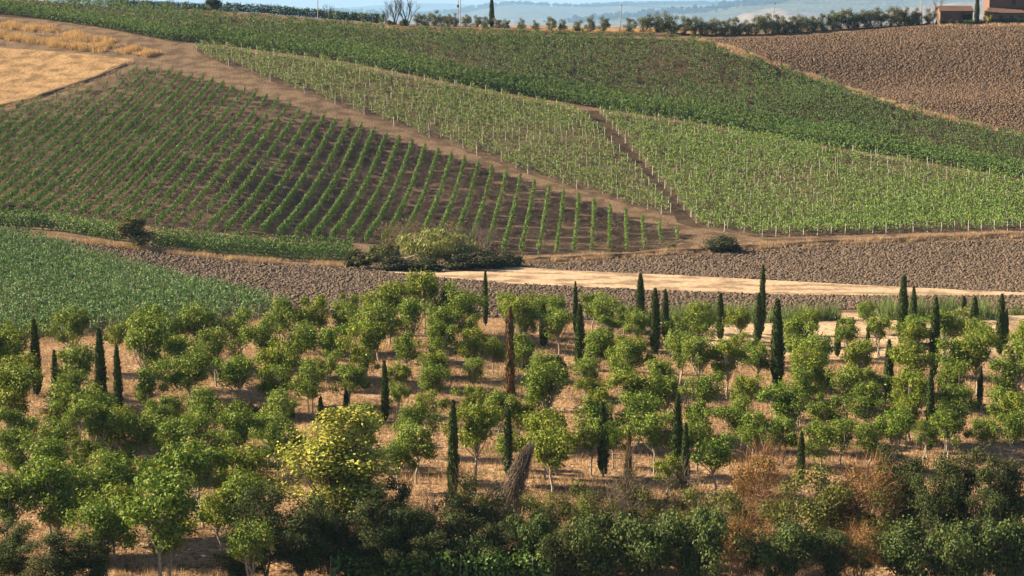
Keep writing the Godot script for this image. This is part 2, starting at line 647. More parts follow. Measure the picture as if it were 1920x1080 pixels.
# a row of vines along a line of ground points
func vine_row(l: Array, q: Dictionary, label: String, group: String) -> void:
	if l.size() < 2:
		return
	var root := thing("vine_row", l[0], label, "vine row", group)
	var acc := Acc.new()
	var stem := Acc.new()
	var guard := Acc.new()
	var o: Vector3 = l[0]
	var per: float = q.leaves
	var ls: float = q.leaf
	var wid: float = q.wide
	var y0: float = q.y0
	var y1: float = q.y1
	var col: Color = q.col
	var since := 0.0
	var next: float = q.get("post_first", 0.0)
	var vine := 0.0
	var full := 1.0
	var toss := 0.0
	var shoots: float = q.get("shoots", 0.06)
	var uneven: float = q.get("uneven", 0.18)
	var n := FastNoiseLite.new()
	n.frequency = 0.02
	n.seed = 5
	for k in l.size() - 1:
		var a: Vector3 = l[k]
		var b: Vector3 = l[k + 1]
		var len := a.distance_to(b)
		var side := Vector3(b.z - a.z, 0, a.x - b.x).normalized()
		var x := 0.0
		while x < len:
			var step := 0.5
			var c := a.lerp(b, x / len)
			vine -= step
			if vine <= 0.0:
				vine = rf(0.9, 1.4)
				var thin := n.get_noise_2d(c.x, c.z)
				full = clampf(rf(0.6, 1.25) + thin * q.get("patchy", 0.4), 0.15, 1.5)
				if q.has("thin_beyond"):
					full *= lerpf(1.0, 0.6, clampf((q.thin_beyond - c.z) / 45.0, 0.0, 1.0))
				var far: float = clampf((q.get("thin_beyond", -9999.0) - c.z) / 45.0, 0.0, 1.0)
				if rf() < (q.get("gaps", 0.0) + far * 0.3) * (1.0 - thin * 2.0):
					full = 0.0
				toss = rf(-uneven, uneven)
				if full > 0.0:
					var s := c + side * rf(-0.05, 0.05) - o
					stem.tube([s + Vector3(0, -0.1, 0), s + Vector3(rf(-0.08, 0.08), y0 + 0.25, rf(-0.08, 0.08))], [0.035, 0.025], 3, Color(0.11, 0.085, 0.06), false)
					if rf() < q.get("guards", 0.0):
						guard.box(s + Vector3(0, 0.3, 0), Vector3(0.13, 0.62, 0.13), Color.WHITE)
			var cnt := int(per * step * full + rf())
			for j in cnt:
				var t := rf()
				var hgt := y0 + (y1 - y0 + toss) * t * minf(1.0, 0.55 + full * 0.45)
				var wd := wid * (0.55 + 0.9 * t * (1.2 - t)) * sqrt(maxf(full, 0.3))
				var off := rf(-0.5, 0.5)
				var p := c + side * off * wd + (b - a) / len * rf(0, step) + Vector3(0, hgt, 0) - o
				var face := (side * off * 2.2 + Vector3(0, t - 0.1, 0) + unit() * 0.7).normalized()
				if rf() < shoots:
					# a young shoot that rises and arches over
					var d := (unit() * 0.7 + Vector3(0, 1.1, 0)).normalized() * ls * rf(1.0, 1.8)
					var d2 := (d * 0.4 + unit() * ls).normalized() * ls * rf(0.9, 1.6)
					p.y += y1 + toss - rf(0.1, 0.5) - hgt
					var sc := vary(col * 1.3, 0.2)
					acc.leaf(p, d, d.cross(unit()).normalized() * ls * 0.3, sc)
					acc.leaf(p + d * 0.9, d2, d2.cross(unit()).normalized() * ls * 0.3, sc)
				else:
					var d := unit().slide(face).normalized() * ls * rf(0.7, 1.3)
					acc.leaf(p, d, d.cross(face).normalized() * ls * rf(0.38, 0.52), vary(col, 0.3))
			since += step
			if q.has("post") and since >= next:
				next += q.post_step * rf(0.9, 1.1)
				add_post(root, c - o, q, 1.5 if k == 0 and q.post == M.post_white else 1.0)
			x += step
	if q.has("post"):
		add_post(root, l[-1] - o, q, 1.5 if q.post == M.post_white else 1.0)
	part("foliage", acc.mesh(M.vine_leaf), root)
	if stem.v.size():
		part("stems", stem.mesh(M.twig), root).set_meta("kind", "stuff")
	if guard.v.size():
		var g := part("vine_guards", guard.mesh(M.guard), root)
		g.set_meta("kind", "stuff")

var post_mesh: ArrayMesh
func add_post(root: Node3D, p: Vector3, q: Dictionary, thick := 1.0) -> void:
	var o := part("post", post_mesh, root, q.post)
	o.position = p + Vector3(0, -0.2, 0)
	o.scale = Vector3(q.post_r * thick, (q.post_h + 0.2) * rf(0.92, 1.06), q.post_r * thick)
	o.rotation = Vector3(rf(-0.06, 0.06), rf(0, 3), rf(-0.06, 0.06))

func vineyard(poly: PackedVector2Array, angle: float, gap: float, q: Dictionary, what: String, group: String) -> void:
	# rows clipped to the outline; counted from the left
	var d := Vector2(cos(angle), sin(angle))
	var across := Vector2(-d.y, d.x)
	if across.x < 0:
		across = -across
	var lo := 1e9
	var hi := -1e9
	for p in poly:
		lo = minf(lo, p.dot(across))
		hi = maxf(hi, p.dot(across))
	var rows := []
	var s := lo + gap * 0.6
	while s < hi:
		var c := across * s
		var l := PackedVector2Array([c - d * 900.0, c + d * 900.0])
		for piece in Geometry2D.intersect_polyline_with_polygon(l, poly):
			if piece[0].distance_to(piece[-1]) > 4.0:
				rows.append(piece)
		s += gap
	for k in rows.size():
		var a: Vector2 = rows[k][0]
		var b: Vector2 = rows[k][-1]
		if a.y < b.y:
			var t := a
			a = b
			b = t
		var cnt := maxi(1, int(a.distance_to(b) / 4.0))
		var pts := []
		for j in cnt + 1:
			var e := a.lerp(b, float(j) / cnt)
			pts.append(ground(e.x, e.y, 0.05))
		vine_row(pts, q, "%s, %s from its left end" % [what, ordinal(k + 1)], group)

# scattered places in an outline: upright, turned at random
func places(poly: PackedVector2Array, per_m2: float, lo: float, hi: float, tumble := false, flat := 1.0) -> Array:
	var out := []
	var b := bounds(poly)
	var cnt := int(b.get_area() * per_m2)
	for k in cnt:
		var p := Vector2(rf(b.position.x, b.end.x), rf(b.position.y, b.end.y))
		if Geometry2D.is_point_in_polygon(p, poly):
			var s := lerpf(lo, hi, pow(rf(), 1.7))
			var t := Basis(unit(), rf(0, TAU)) if tumble else Basis(Vector3.UP, rf(0, TAU))
			out.append(Transform3D(t.scaled(Vector3(s, s * flat, s)), ground(p.x, p.y, 0.0)))
	return out

var clumps := FastNoiseLite.new()
func strip_places(l: Array, wide: float, per_m: float, lo: float, hi: float) -> Array:
	var out := []
	for k in l.size() - 1:
		var a: Vector3 = l[k]
		var b: Vector3 = l[k + 1]
		var side := Vector3(b.z - a.z, 0, a.x - b.x).normalized()
		for j in int(a.distance_to(b) * per_m + rf()):
			var p := a.lerp(b, rf()) + side * rf(-0.5, 0.5) * wide
			var c := clumps.get_noise_2d(p.x, p.z)
			if c + rf(-0.3, 0.6) > 0.0:
				out.append(Transform3D(Basis(Vector3.UP, rf(0, TAU)).scaled(Vector3.ONE * lerpf(lo, hi, clampf(rf() * 0.6 + c + 0.25, 0.0, 1.0))), ground(p.x, p.z)))
	return out

func tuft(sd: int, blades: int, h: float, r: float, col: Color, wide := 0.02, mat: Material = null) -> ArrayMesh:
	rng.seed = sd
	var a := Acc.new()
	for k in blades:
		var g := rf(0, TAU)
		var p := Vector3(cos(g), 0, sin(g)) * r * sqrt(rf())
		var d := Vector3(rf(-0.4, 0.4), 1, rf(-0.4, 0.4)) * h * rf(0.5, 1.1)
		a.blade(p - Vector3(0, 0.05, 0), d, d.cross(unit()).normalized() * wide * rf(0.7, 1.4), vary(col, 0.25))
	return a.mesh(mat if mat else M.straw)

func put_plant(called: String, made: Array, mats: Array, where: Vector3, size: Vector3, label: String, category: String, group := "") -> Node3D:
	var o := thing(called, where, label, category, group)
	o.scale = size
	o.rotation.y = rf(0, TAU)
	part("trunk", made[0], o, mats[0])  # for cypresses this part is the added dark core plus its trunk stub
	part("crown", made[1], o, mats[1])
	return o

# ================================================================ the scene
func _ready() -> void:
	rng.seed = 7
	var cam := Camera3D.new()
	cam.name = "camera"
	cam.fov = rad_to_deg(2.0 * atan(540.0 / F))
	cam.near = 0.5
	cam.far = 90000.0
	cam.position = Vector3(0, EYE, 0)
	cam.rotation.x = -pitch
	add_child(cam)
	cam.current = true
	var env := Environment.new()
	env.background_mode = Environment.BG_SKY
	var sm := ProceduralSkyMaterial.new()
	sm.sky_top_color = lin(0.055, 0.075, 0.115)
	sm.sky_horizon_color = lin(0.30, 0.29, 0.28)
	sm.sky_curve = 0.05
	sm.ground_bottom_color = lin(0.12, 0.10, 0.07)
	sm.ground_horizon_color = lin(0.20, 0.20, 0.20)
	sm.sun_angle_max = 12.0
	env.sky = Sky.new()
	env.sky.sky_material = sm
	env.tonemap_mode = Environment.TONE_MAPPER_LINEAR
	env.tonemap_exposure = 4.0
	env.fog_enabled = true
	env.fog_density = 0.00005
	env.fog_light_color = Color(0.60, 0.80, 1.0)
	env.sdfgi_enabled = true
	env.ssao_enabled = true
	env.ssil_enabled = true
	var we := WorldEnvironment.new()
	we.name = "world_environment"
	we.environment = env
	add_child(we)
	var sun := DirectionalLight3D.new()
	sun.name = "sun"
	sun.light_energy = 1.6
	sun.light_color = Color(1.0, 0.90, 0.76)
	sun.light_angular_distance = 0.5
	sun.shadow_enabled = true
	var el := deg_to_rad(28.0)
	var az := deg_to_rad(13.0)      # behind the line of sight's left
	var to_sun := Vector3(-cos(el) * cos(az), sin(el), -cos(el) * sin(az))
	sun.look_at_from_position(Vector3.ZERO, -to_sun)
	add_child(sun)

	make_materials()
	clumps.frequency = 0.12
	build_height()
	var pm := Acc.new()
	pm.tube([Vector3.ZERO, Vector3(0, 1, 0)], [1.0, 0.85], 6)
	post_mesh = pm.mesh(M.post_white)
	print("height ", Time.get_ticks_msec())
	build_land()
	print("land ", Time.get_ticks_msec())
	build_distance()
	build_hilltop()
	print("hilltop ", Time.get_ticks_msec())
	build_vines()
	print("vines ", Time.get_ticks_msec())
	build_thickets()
	build_orchard()
	print("orchard ", Time.get_ticks_msec())
	build_hedge()
	build_grass()
	print("done ", Time.get_ticks_msec())

# ---------------------------------------------------------------- land
var R := {}
func build_land() -> void:
	# the whole valley and hill as one sheet
	var v := PackedVector3Array()
	var n := PackedVector3Array()
	var idx := PackedInt32Array()
	for iz in GNZ:
		for ix in GNX:
			var x := GX0 + GS * ix
			var z := GZ0 - GS * iz
			v.append(Vector3(x, grid[iz * GNX + ix], z))
			n.append(slope_normal(x, z))
			if ix < GNX - 1 and iz < GNZ - 1:
				var k := iz * GNX + ix
				idx.append_array([k, k + GNX, k + 1, k + 1, k + GNX, k + GNX + 1])
	var a := []
	a.resize(Mesh.ARRAY_MAX)
	a[Mesh.ARRAY_VERTEX] = v
	a[Mesh.ARRAY_NORMAL] = n
	a[Mesh.ARRAY_INDEX] = idx
	var m := ArrayMesh.new()
	m.add_surface_from_arrays(Mesh.PRIMITIVE_TRIANGLES, a)
	m.surface_set_material(0, M.track)
	structure("hillside_ground", m)

	R.orchard = region([[-120, 1180], [2040, 1180], [2040, 690], [1700, 680], [1400, 668], [1250, 642], [1150, 614], [1000, 600], [700, 590], [560, 588], [420, 607], [200, 630], [-120, 648]])
	R.stubble_right = region([[1230, 605], [1400, 594], [1640, 585], [1750, 592], [2040, 592], [2040, 690], [1700, 680], [1400, 668], [1250, 642]])
	R.ploughed = region([[-120, 414], [0, 428], [60, 438], [200, 460], [430, 487], [650, 503], [740, 509], [960, 498], [1060, 494], [1300, 478], [1500, 466], [1700, 457], [2040, 446], [2040, 580], [1640, 578], [1400, 590], [1230, 602], [1000, 598], [700, 588], [560, 584], [420, 550], [250, 505], [60, 450], [-120, 425]])
	R.pale = region([[715, 511], [960, 501], [1060, 508], [1280, 518], [1600, 535], [2040, 556], [1700, 556], [1500, 555], [1280, 548], [1100, 540], [950, 533], [830, 522]])
	R.low_vines = region([[-120, 428], [0, 441], [60, 452], [250, 507], [420, 552], [555, 586], [500, 600], [420, 606], [200, 628], [-120, 646]])
	R.young = region([[-120, 378], [100, 402], [200, 415], [330, 428], [560, 448], [700, 458], [960, 477], [1050, 477], [1180, 472], [1250, 464], [1290, 447], [1240, 430], [1100, 383], [900, 315], [700, 250], [500, 186], [380, 150], [300, 130], [255, 128], [160, 168], [0, 210], [-120, 236]])
	R.posts_a = region([[362, 88], [420, 92], [640, 124], [900, 174], [1088, 212], [1130, 252], [1200, 330], [1262, 398], [1240, 402], [1180, 385], [1000, 330], [850, 275], [640, 200], [500, 150], [380, 106]])
	R.posts_b = region([[1122, 212], [1300, 235], [1500, 275], [1700, 305], [2040, 366], [2040, 430], [1700, 436], [1420, 445], [1312, 426], [1250, 360], [1190, 290]])
	R.upper = region([[-120, -2], [60, 4], [150, 8], [420, 32], [640, 51], [900, 65], [1280, 76], [1330, 86], [1450, 126], [1600, 176], [1730, 216], [1860, 246], [2040, 278], [2040, 358], [1700, 298], [1500, 266], [1300, 229], [1120, 203], [900, 166], [640, 115], [420, 85], [320, 78], [200, 54], [100, 38], [-120, 22]])
	R.upper_rows = region([[-120, -2], [60, 4], [150, 8], [420, 32], [640, 51], [900, 65], [1280, 76], [1330, 88], [1450, 128], [1600, 178], [1730, 218], [1860, 248], [2040, 280], [2040, 322], [1700, 264], [1540, 250], [1460, 236], [1300, 200], [1120, 174], [900, 140], [640, 88], [420, 62], [320, 52], [200, 34], [100, 20], [-120, 8]])
	R.bare_path = region([[1090, 208], [1120, 208], [1190, 288], [1250, 358], [1312, 428], [1270, 418], [1262, 398], [1200, 330], [1130, 252]])
	R.hump = region([[1305, 74], [1500, 69], [1700, 51], [1800, 46], [2040, 50], [2040, 272], [1860, 240], [1730, 208], [1600, 168], [1450, 116], [1340, 80]])
	R.gold = region([[-120, 78], [0, 90], [120, 98], [252, 112], [180, 145], [60, 185], [-120, 222]])
	R.top_gold = region([[820, 46], [980, 49], [1320, 53], [1320, 66], [1130, 63], [980, 60], [860, 55]])
	sheet("orchard_ground", R.orchard, M.dry_grass, 0.06)
	sheet("stubble_field", R.stubble_right, M.stubble, 0.06)
	sheet("ploughed_field", R.ploughed, M.soil, 0.06)
	sheet("pale_stubble_strip", R.pale, M.stubble, 0.14)
	sheet("low_vineyard_ground", R.low_vines, M.vine_soil, 0.10)
	sheet("young_vineyard_ground", R.young, M.vine_soil, 0.06)
	sheet("mid_vineyard_ground", R.posts_a, M.vine_soil, 0.06)
	sheet("mid_vineyard_ground", R.posts_b, M.vine_soil, 0.06)
	sheet("upper_vineyard_ground", R.upper, M.soil, 0.06)
	sheet("ploughed_field", R.hump, M.soil, 0.10)
	sheet("golden_stubble_field", R.gold, M.gold_stubble, 0.10)
	sheet("crest_stubble", R.top_gold, M.gold_stubble, 0.10)
	sheet("bare_path", R.bare_path, M.soil, 0.10)
	bank("earth_bank", line([[258, 112], [180, 147], [60, 187], [-110, 226]]), 0.5, 0.8, 2.2, M.track)
	bank("grass_bank", line([[985, 491], [1150, 484], [1330, 471], [1500, 461], [1700, 452], [2030, 440]]), 0.7, 1.0, 2.5, M.track)
	bank("road_bank", line([[330, 24], [420, 27], [640, 45], [760, 55], [900, 60], [1100, 66], [1280, 68]]), 0.9, 1.0, 4.0, M.track)
	# clods turned up by the plough
	rng.seed = 40
	var clod := Acc.new()
	var ico := IcosphereLite()
	for t in ico:
		clod.tri(t[0], t[1], t[2], Color.WHITE)
	var cm := clod.mesh(M.clod)
	var spots := []
	for p in places(R.ploughed, 5.6, 0.11, 0.38, true):
		if not Geometry2D.is_point_in_polygon(Vector2(p.origin.x, p.origin.z), R.pale):
			p.origin.y += 0.06
			spots.append(p)
	scatter("ploughed_clods", cm, spots, "brown clods of turned earth across the ploughed valley field", "clods", tinted(spots.size()))
	spots = places(R.hump, 7.5, 0.12, 0.40, true)
	for k in spots.size():
		spots[k].origin.y += 0.1
	scatter("ploughed_clods", cm, spots, "brown clods of turned earth on the ploughed hilltop field", "clods", tinted(spots.size(), Color(0.098, 0.064, 0.038)))

func tinted(n: int, base := Color(0.088, 0.064, 0.043)) -> Array:
	var out := []
	for k in n:
		var f := rf(0.75, 1.5)
		out.append(Color(base.r * f * rf(0.95, 1.08), base.g * f, base.b * f * rf(0.9, 1.1)))
	return out

func IcosphereLite() -> Array:
	# a lumpy twenty-sided stone
	var g := (1.0 + sqrt(5.0)) / 2.0
	var p := []
	for q in [[-1, g, 0], [1, g, 0], [-1, -g, 0], [1, -g, 0], [0, -1, g], [0, 1, g], [0, -1, -g], [0, 1, -g], [g, 0, -1], [g, 0, 1], [-g, 0, -1], [-g, 0, 1]]:
		p.append(Vector3(q[0], q[1], q[2]).normalized() * rf(0.65, 1.2) * Vector3(1.1, 0.8, 0.95))
	var out := []
	for t in [[0, 11, 5], [0, 5, 1], [0, 1, 7], [0, 7, 10], [0, 10, 11], [1, 5, 9], [5, 11, 4], [11, 10, 2], [10, 7, 6], [7, 1, 8], [3, 9, 4], [3, 4, 2], [3, 2, 6], [3, 6, 8], [3, 8, 9], [4, 9, 5], [2, 4, 11], [6, 2, 10], [8, 6, 7], [9, 8, 1]]:
		out.append([p[t[0]], p[t[2]], p[t[1]]])
	return out

# ---------------------------------------------------------------- far hills
func ridge(called: String, d: float, px: Array, deep: float, mat: Material, rough: float, sd: int) -> Array:
	# a ridge whose skyline runs through those sighted points; returns its skyline
	var n := FastNoiseLite.new()
	n.seed = sd
	n.frequency = 3.0 / d
	var top := []
	for k in px.size() - 1:
		for j in 12:
			var u := lerpf(px[k][0], px[k + 1][0], j / 12.0)
			var s := smoothstep(0.0, 1.0, j / 12.0)
			top.append(sight(u, lerpf(px[k][1], px[k + 1][1], s), d))
	var v := PackedVector3Array()
	var idx := PackedInt32Array()
	var rows := 14
	for k in top.size():
		for j in rows:
			var t := (j - 4) / 9.0        # behind the skyline .. down the front
			var p: Vector3 = top[k] + Vector3(0, 0, deep * t)
			var drop := t * t * (0.10 if t > 0 else 0.6) * deep
			p.y += -drop + n.get_noise_2d(p.x, p.z) * rough * absf(t) * 2.0
			v.append(p)
			if k < top.size() - 1 and j < rows - 1:
				var q := k * rows + j
				idx.append_array([q, q + rows, q + 1, q + 1, q + rows, q + rows + 1])
	var st := SurfaceTool.new()
	st.begin(Mesh.PRIMITIVE_TRIANGLES)
	st.set_smooth_group(0)
	for p in v:
		st.add_vertex(p)
	for q in idx:
		st.add_index(q)
	st.generate_normals()
	st.set_material(mat)
	structure(called, st.commit())
	return top

func build_distance() -> void:
	# the wide low country behind the hill
	rng.seed = 90
	var far := PlaneMesh.new()
	far.size = Vector2(56000, 38000)
	far.material = M.far_land
	var o := structure("valley_plain", far)
	o.position = Vector3(0, -34, -19900)
	var wooded := earth("wooded slope", [[0.35, lin(0.035, 0.05, 0.025)], [0.5, lin(0.06, 0.075, 0.035)], [0.62, lin(0.16, 0.14, 0.08)]], 420.0, 0.0, 1500.0, 81)
	var tilled := earth("bare far field", [[0.3, lin(0.17, 0.13, 0.09)], [0.7, lin(0.24, 0.19, 0.14)]], 260.0, 0.0, 900.0, 83)
	ridge("far_mountain_ridge", 36000, [[-400, 28], [300, 20], [560, 18], [800, 6], [1000, 12], [1200, 2], [1500, -6], [1800, -12], [2300, -6]], 2400, wooded, 60, 1)
	var r3 := ridge("far_hill_ridge", 21000, [[-400, 60], [400, 50], [620, 22], [760, 30], [840, 26], [960, 9], [1100, 14], [1180, 10], [1330, 9], [1420, 18], [1700, 8], [2300, 0]], 3600, wooded, 75, 2)
	var r2 := ridge("far_hill_ridge", 14000, [[850, 62], [1000, 50], [1150, 34], [1290, 22], [1400, 8], [1480, -2], [1600, -8], [1750, -12], [2300, -20]], 2600, wooded, 46, 3)
	ridge("far_bare_field", 11600, [[1300, 62], [1360, 42], [1400, 24], [1450, 15], [1500, 22], [1560, 40], [1620, 58]], 1300, tilled, 12, 4)
	ridge("far_bare_field", 11000, [[1540, 60], [1620, 34], [1700, 14], [1800, 4], [1900, 0], [2100, 4], [2400, 40]], 1300, tilled, 12, 5)
	# woods along the skylines
	var q := plant(300, {"h": 11.0, "r": 5.5, "y0": 1.0, "lobes": 8, "leaves": 240, "leaf": 2.4, "wide": 0.5, "trunk": 0.3, "branchlets": false, "cols": [Color(0.035, 0.05, 0.02)]})
	var blob: ArrayMesh = q[1].mesh(M.shrub_leaf)
	var spots := []
	for k in 900:
		var p: Vector3 = r2[rng.randi() % r2.size()] + Vector3(rf(-90, 90), 0, rf(-60, 800))
		p.y -= 0.10 * pow(maxf(0, p.z + 13850.0) / 2600.0, 2) * 2600 + 3.0
		var s := rf(1.5, 3.8)
		spots.append(Transform3D(Basis(Vector3.UP, rf(0, TAU)).scaled(Vector3(s, s * rf(0.8, 1.4), s)), p))
	for k in 46:
		var p: Vector3 = sight(rf(1495, 1590), 3, 13990) + Vector3(0, -18, rf(-20, 20))
		spots.append(Transform3D(Basis(Vector3.UP, rf(0, TAU)).scaled(Vector3(0.9, rf(4.0, 6.6), 0.9)), p))
	for k in 1100:
		var p: Vector3 = r3[rng.randi() % r3.size()] + Vector3(rf(-150, 150), -8, rf(-90, 300))
		var s := rf(2.0, 5.4)
		spots.append(Transform3D(Basis(Vector3.UP, rf(0, TAU)).scaled(Vector3(s, s, s)), p))
	scatter("distant_wood", blob, spots, "hazy blue woodland along the far ridges", "woodland")

# ---------------------------------------------------------------- hilltop
func build_hilltop() -> void:
	rng.seed = 120
	# olives
	var olives := []
	for k in 6:
		var q := plant(400 + k, {"h": 4.4, "r": 1.9, "y0": -0.8, "lobes": 20, "leaves": 2600, "leaf": 0.26, "wide": 0.2, "trunk": 0.10, "stems": 2, "cols": [Color(0.13, 0.15, 0.075), Color(0.19, 0.20, 0.11), Color(0.085, 0.10, 0.05)]})
		olives.append([q[0].mesh(M.dark_bark), q[1].mesh(M.shrub_leaf)])
	var us := [783, 797, 815, 829, 840, 852, 874, 895, 909, 933, 948, 978, 1004, 1033, 1055, 1083, 1107, 1133, 1182, 1210, 1233, 1248, 1263, 1285, 1300, 1314, 1328, 1343, 1358, 1373, 1387, 1403, 1419, 1434, 1448, 1461, 1474, 1487, 1500, 1514, 1528, 1543, 1561, 1576, 1588, 1600, 1611, 1624, 1637, 1653, 1672, 1684, 1696, 1710, 1720, 1742]
	var base := Curve.new()
	base.min_value = 0
	base.max_value = 100
	base.max_domain = 1920
	for p in [[780, 48], [900, 53], [1000, 58], [1180, 61.5], [1300, 66], [1400, 65], [1500, 60], [1600, 53], [1720, 46], [1760, 44]]:
		base.add_point(Vector2(p[0], p[1]), 0, 0, Curve.TANGENT_LINEAR, Curve.TANGENT_LINEAR)
	rng.seed = 121
	for k in us.size():
		var u: float = us[k]
		var p := at(u, base.sample(u))
		p.y -= 0.05
		var s := rf(0.85, 1.15) * (1.0 if u < 1150 else 1.3)
		var where := "on the golden crest" if u < 1150 else ("in the long line above the ploughed field" if u > 1320 else "behind the top of the vineyard")
		put_plant("olive_tree", olives[rng.randi() % 6], [M.dark_bark, M.shrub_leaf], p, Vector3(s, s * rf(0.92, 1.12), s), "grey-green olive tree %s, %s from the left" % [where, ordinal(k + 1)], "olive tree", "olive trees along the hilltop")
	# vine hedge along the crest on the left
	vine_row(line([[200, -10], [300, 5], [420, 20], [560, 30], [720, 42]], 12.0), {"leaves": 95.0, "leaf": 0.34, "wide": 1.3, "y0": 0.15, "y1": 2.3, "col": Color(0.07, 0.11, 0.03), "patchy": 0.2}, "tall leafy vine row along the crest beside the hilltop road", "vine rows of the hilltop")
	vine_row(line([[200, -14], [300, 1], [420, 15], [560, 26], [720, 40]], 12.0), {"leaves": 95.0, "leaf": 0.34, "wide": 1.3, "y0": 0.15, "y1": 2.4, "col": Color(0.06, 0.10, 0.03), "patchy": 0.2}, "vine row just behind the foremost crest row, against the sky", "vine rows of the hilltop")
	# utility poles
	var pole_tops := {}
	for q in [[596, 36, 8.3, "wooden utility pole beside the small bare tree on the crest"], [859, 50, 8.6, "dark utility pole carrying a grey box, before its thinner twin"], [863, 47, 8.4, "thin utility pole just right of the pole with a grey box"], [1162, 62.5, 7.7, "lone leaning utility pole at the gap in the olive trees"], [1446, 62, 8.2, "utility pole rising out of the long olive line"], [1727, 45, 9.0, "utility pole beside the bare tree near the brick shed"]]:
		var p := at(q[0], q[1])
		var o := thing("utility_pole", p, q[3], "utility pole", "poles along the hilltop road")
		var acc := Acc.new()
		acc.tube([Vector3(0, -0.5, 0), Vector3(0.02, q[2] * 0.5, 0), Vector3(0.06, q[2], 0)], [0.14, 0.12, 0.09], 8)
		part("shaft", acc.mesh(M.post_grey), o)
		if q[0] == 1162:
			o.rotation.z = -0.05
		if q[0] == 1446:
			o.rotation.z = -0.10
		var arm := Acc.new()
		arm.box(Vector3(0.06, q[2] - 0.15, 0), Vector3(0.7, 0.08, 0.08))
		part("crossarm", arm.mesh(M.post_grey), o)
		for s in [-0.28, 0.28]:
			var ins := Acc.new()
			ins.tube([Vector3(0.06 + s, q[2] - 0.12, 0), Vector3(0.06 + s, q[2] + 0.08, 0)], [0.05, 0.03], 6)
			part("insulator", ins.mesh(M.guard), o)
		if q[0] == 859:
			var b := Acc.new()
			b.box(Vector3(0.0, q[2] - 2.9, 0.25), Vector3(0.55, 0.7, 0.4))
			part("switch_box", b.mesh(M.post_dark), o)
		pole_tops[q[0]] = o.transform * Vector3(0.06, q[2] + 0.06, 0)
	for q in [[596, 859, "power cable sagging between the small bare tree and the pole with a box"], [859, 1162, "power cable sagging from the pole with a box to the lone pole"], [1162, 1446, "power cable sagging from the lone pole towards the long olive line"], [1446, 1727, "power cable sagging over the long olive line towards the brick shed"]]:
		var a: Vector3 = pole_tops[q[0]]
		var b: Vector3 = pole_tops[q[1]]
		var pts := []
		var rad := []
		for k in 15:
			var t := k / 14.0
			pts.append(a.lerp(b, t) - Vector3(0, 4.0 * t * (1 - t) * 1.1, 0))
			rad.append(0.022)
		var acc := Acc.new()
		acc.tube(pts, rad, 4)
		var w := MeshInstance3D.new()
		w.name = numbered("power_cable")
		w.mesh = acc.mesh(M.post_dark)
		add_child(w)
		tag(w, q[2], "cable", "cables between the poles")
	# cypresses, evergreen and bare trees on the crest
	var cy := cypress(60)
	var core: ArrayMesh = cy[0].mesh(M.needle)
	var spray: ArrayMesh = cy[1].mesh(M.needle)
	for q in [[922, 53, 8.6, 1.7, "single dark cypress standing among the olives on the crest"], [1831, 47, 8.6, 1.6, "dark cypress between the brick shed and the brick farmhouse"]]:
		put_plant("cypress_tree", [core, spray], [M.needle, M.needle], at(q[0], q[1]), Vector3(q[3], q[2] / 8.0, q[3]), q[4], "cypress", "")
	var ev := plant(500, {"h": 5.2, "r": 2.7, "y0": 0.4, "lobes": 14, "leaves": 3600, "leaf": 0.32, "trunk": 0.25, "cols": [Color(0.03, 0.045, 0.02), Color(0.045, 0.06, 0.025)]})
	put_plant("evergreen_tree", [ev[0].mesh(M.dark_bark), ev[1].mesh(M.shrub_leaf)], [M.dark_bark, M.shrub_leaf], at(402, 25), Vector3.ONE, "round dark evergreen tree beside the crest road on the left", "tree")
	for q in [[612, 42, 5.6, 1.0, 3, "small leafless tree beside the utility pole on the crest"], [722, 49, 5.0, 1.2, 4, "low leafless shrubby tree left of the big bare trees"], [741, 51, 9.5, 1.0, 4, "tall bare tree with upright boughs, left of the crest pair"], [762, 51, 9.0, 1.1, 4, "tall bare tree with dark boughs, right of the crest pair"], [1752, 47.5, 9.0, 1.6, 2, "spreading bare tree in front of the brick shed"], [318, 20, 4.5, 0.8, 3, "little bare tree in the vines on the left of the crest"]]:
		var t := bare_tree(700 + int(q[0]), q[2], q[3], Color(0.10, 0.08, 0.065), q[4], 1.5)
		var o := thing("bare_tree", at(q[0], q[1]), q[5], "bare tree", "leafless trees on the crest")
		part("branches", t.mesh(M.twig), o)
	var bu := plant(520, {"h": 2.0, "r": 1.5, "y0": 0.1, "lobes": 10, "leaves": 1500, "leaf": 0.24, "trunk": 0.06, "stems": 4, "cols": [Color(0.05, 0.055, 0.03), Color(0.09, 0.075, 0.04)]})
	var bt: ArrayMesh = bu[0].mesh(M.dark_bark)
	var bl: ArrayMesh = bu[1].mesh(M.shrub_leaf)
	for q in [[758, 53, 1.35, "dark round bush under the tall bare trees"], [733, 51, 1.0, "smaller bush at the left foot of the tall bare trees"], [705, 47, 0.8, "low dry bush at the right end of the crest vines"], [1770, 48, 0.95, "small pale shrub at the left corner of the brick shed"], [1783, 48, 0.9, "small pale shrub before the shed wall"]]:
		put_plant("bush", [bt, bl], [M.dark_bark, M.shrub_leaf], at(q[0], q[1]), Vector3.ONE * q[2], q[3], "bush", "bushes on the crest")
	build_houses()

func brick_mat(name_: String, a: Color, b: Color) -> StandardMaterial3D:
	var m := StandardMaterial3D.new()
	m.resource_name = name_
	m.albedo_texture = noise_tex(0.06, [[0.3, a], [0.7, b]], FastNoiseLite.TYPE_SIMPLEX, 4, 9, 256)
	m.uv1_triplanar = true
	m.uv1_scale = Vector3(0.6, 1.4, 0.6)
	m.roughness = 0.9
	return m

func solid(called: String, parent: Node, o: Vector3, s: Vector3, mat: Material) -> MeshInstance3D:
	var a := Acc.new()
	a.box(Vector3.ZERO, s)
	var p := part(called, a.mesh(mat), parent)
	p.position = o
	return p

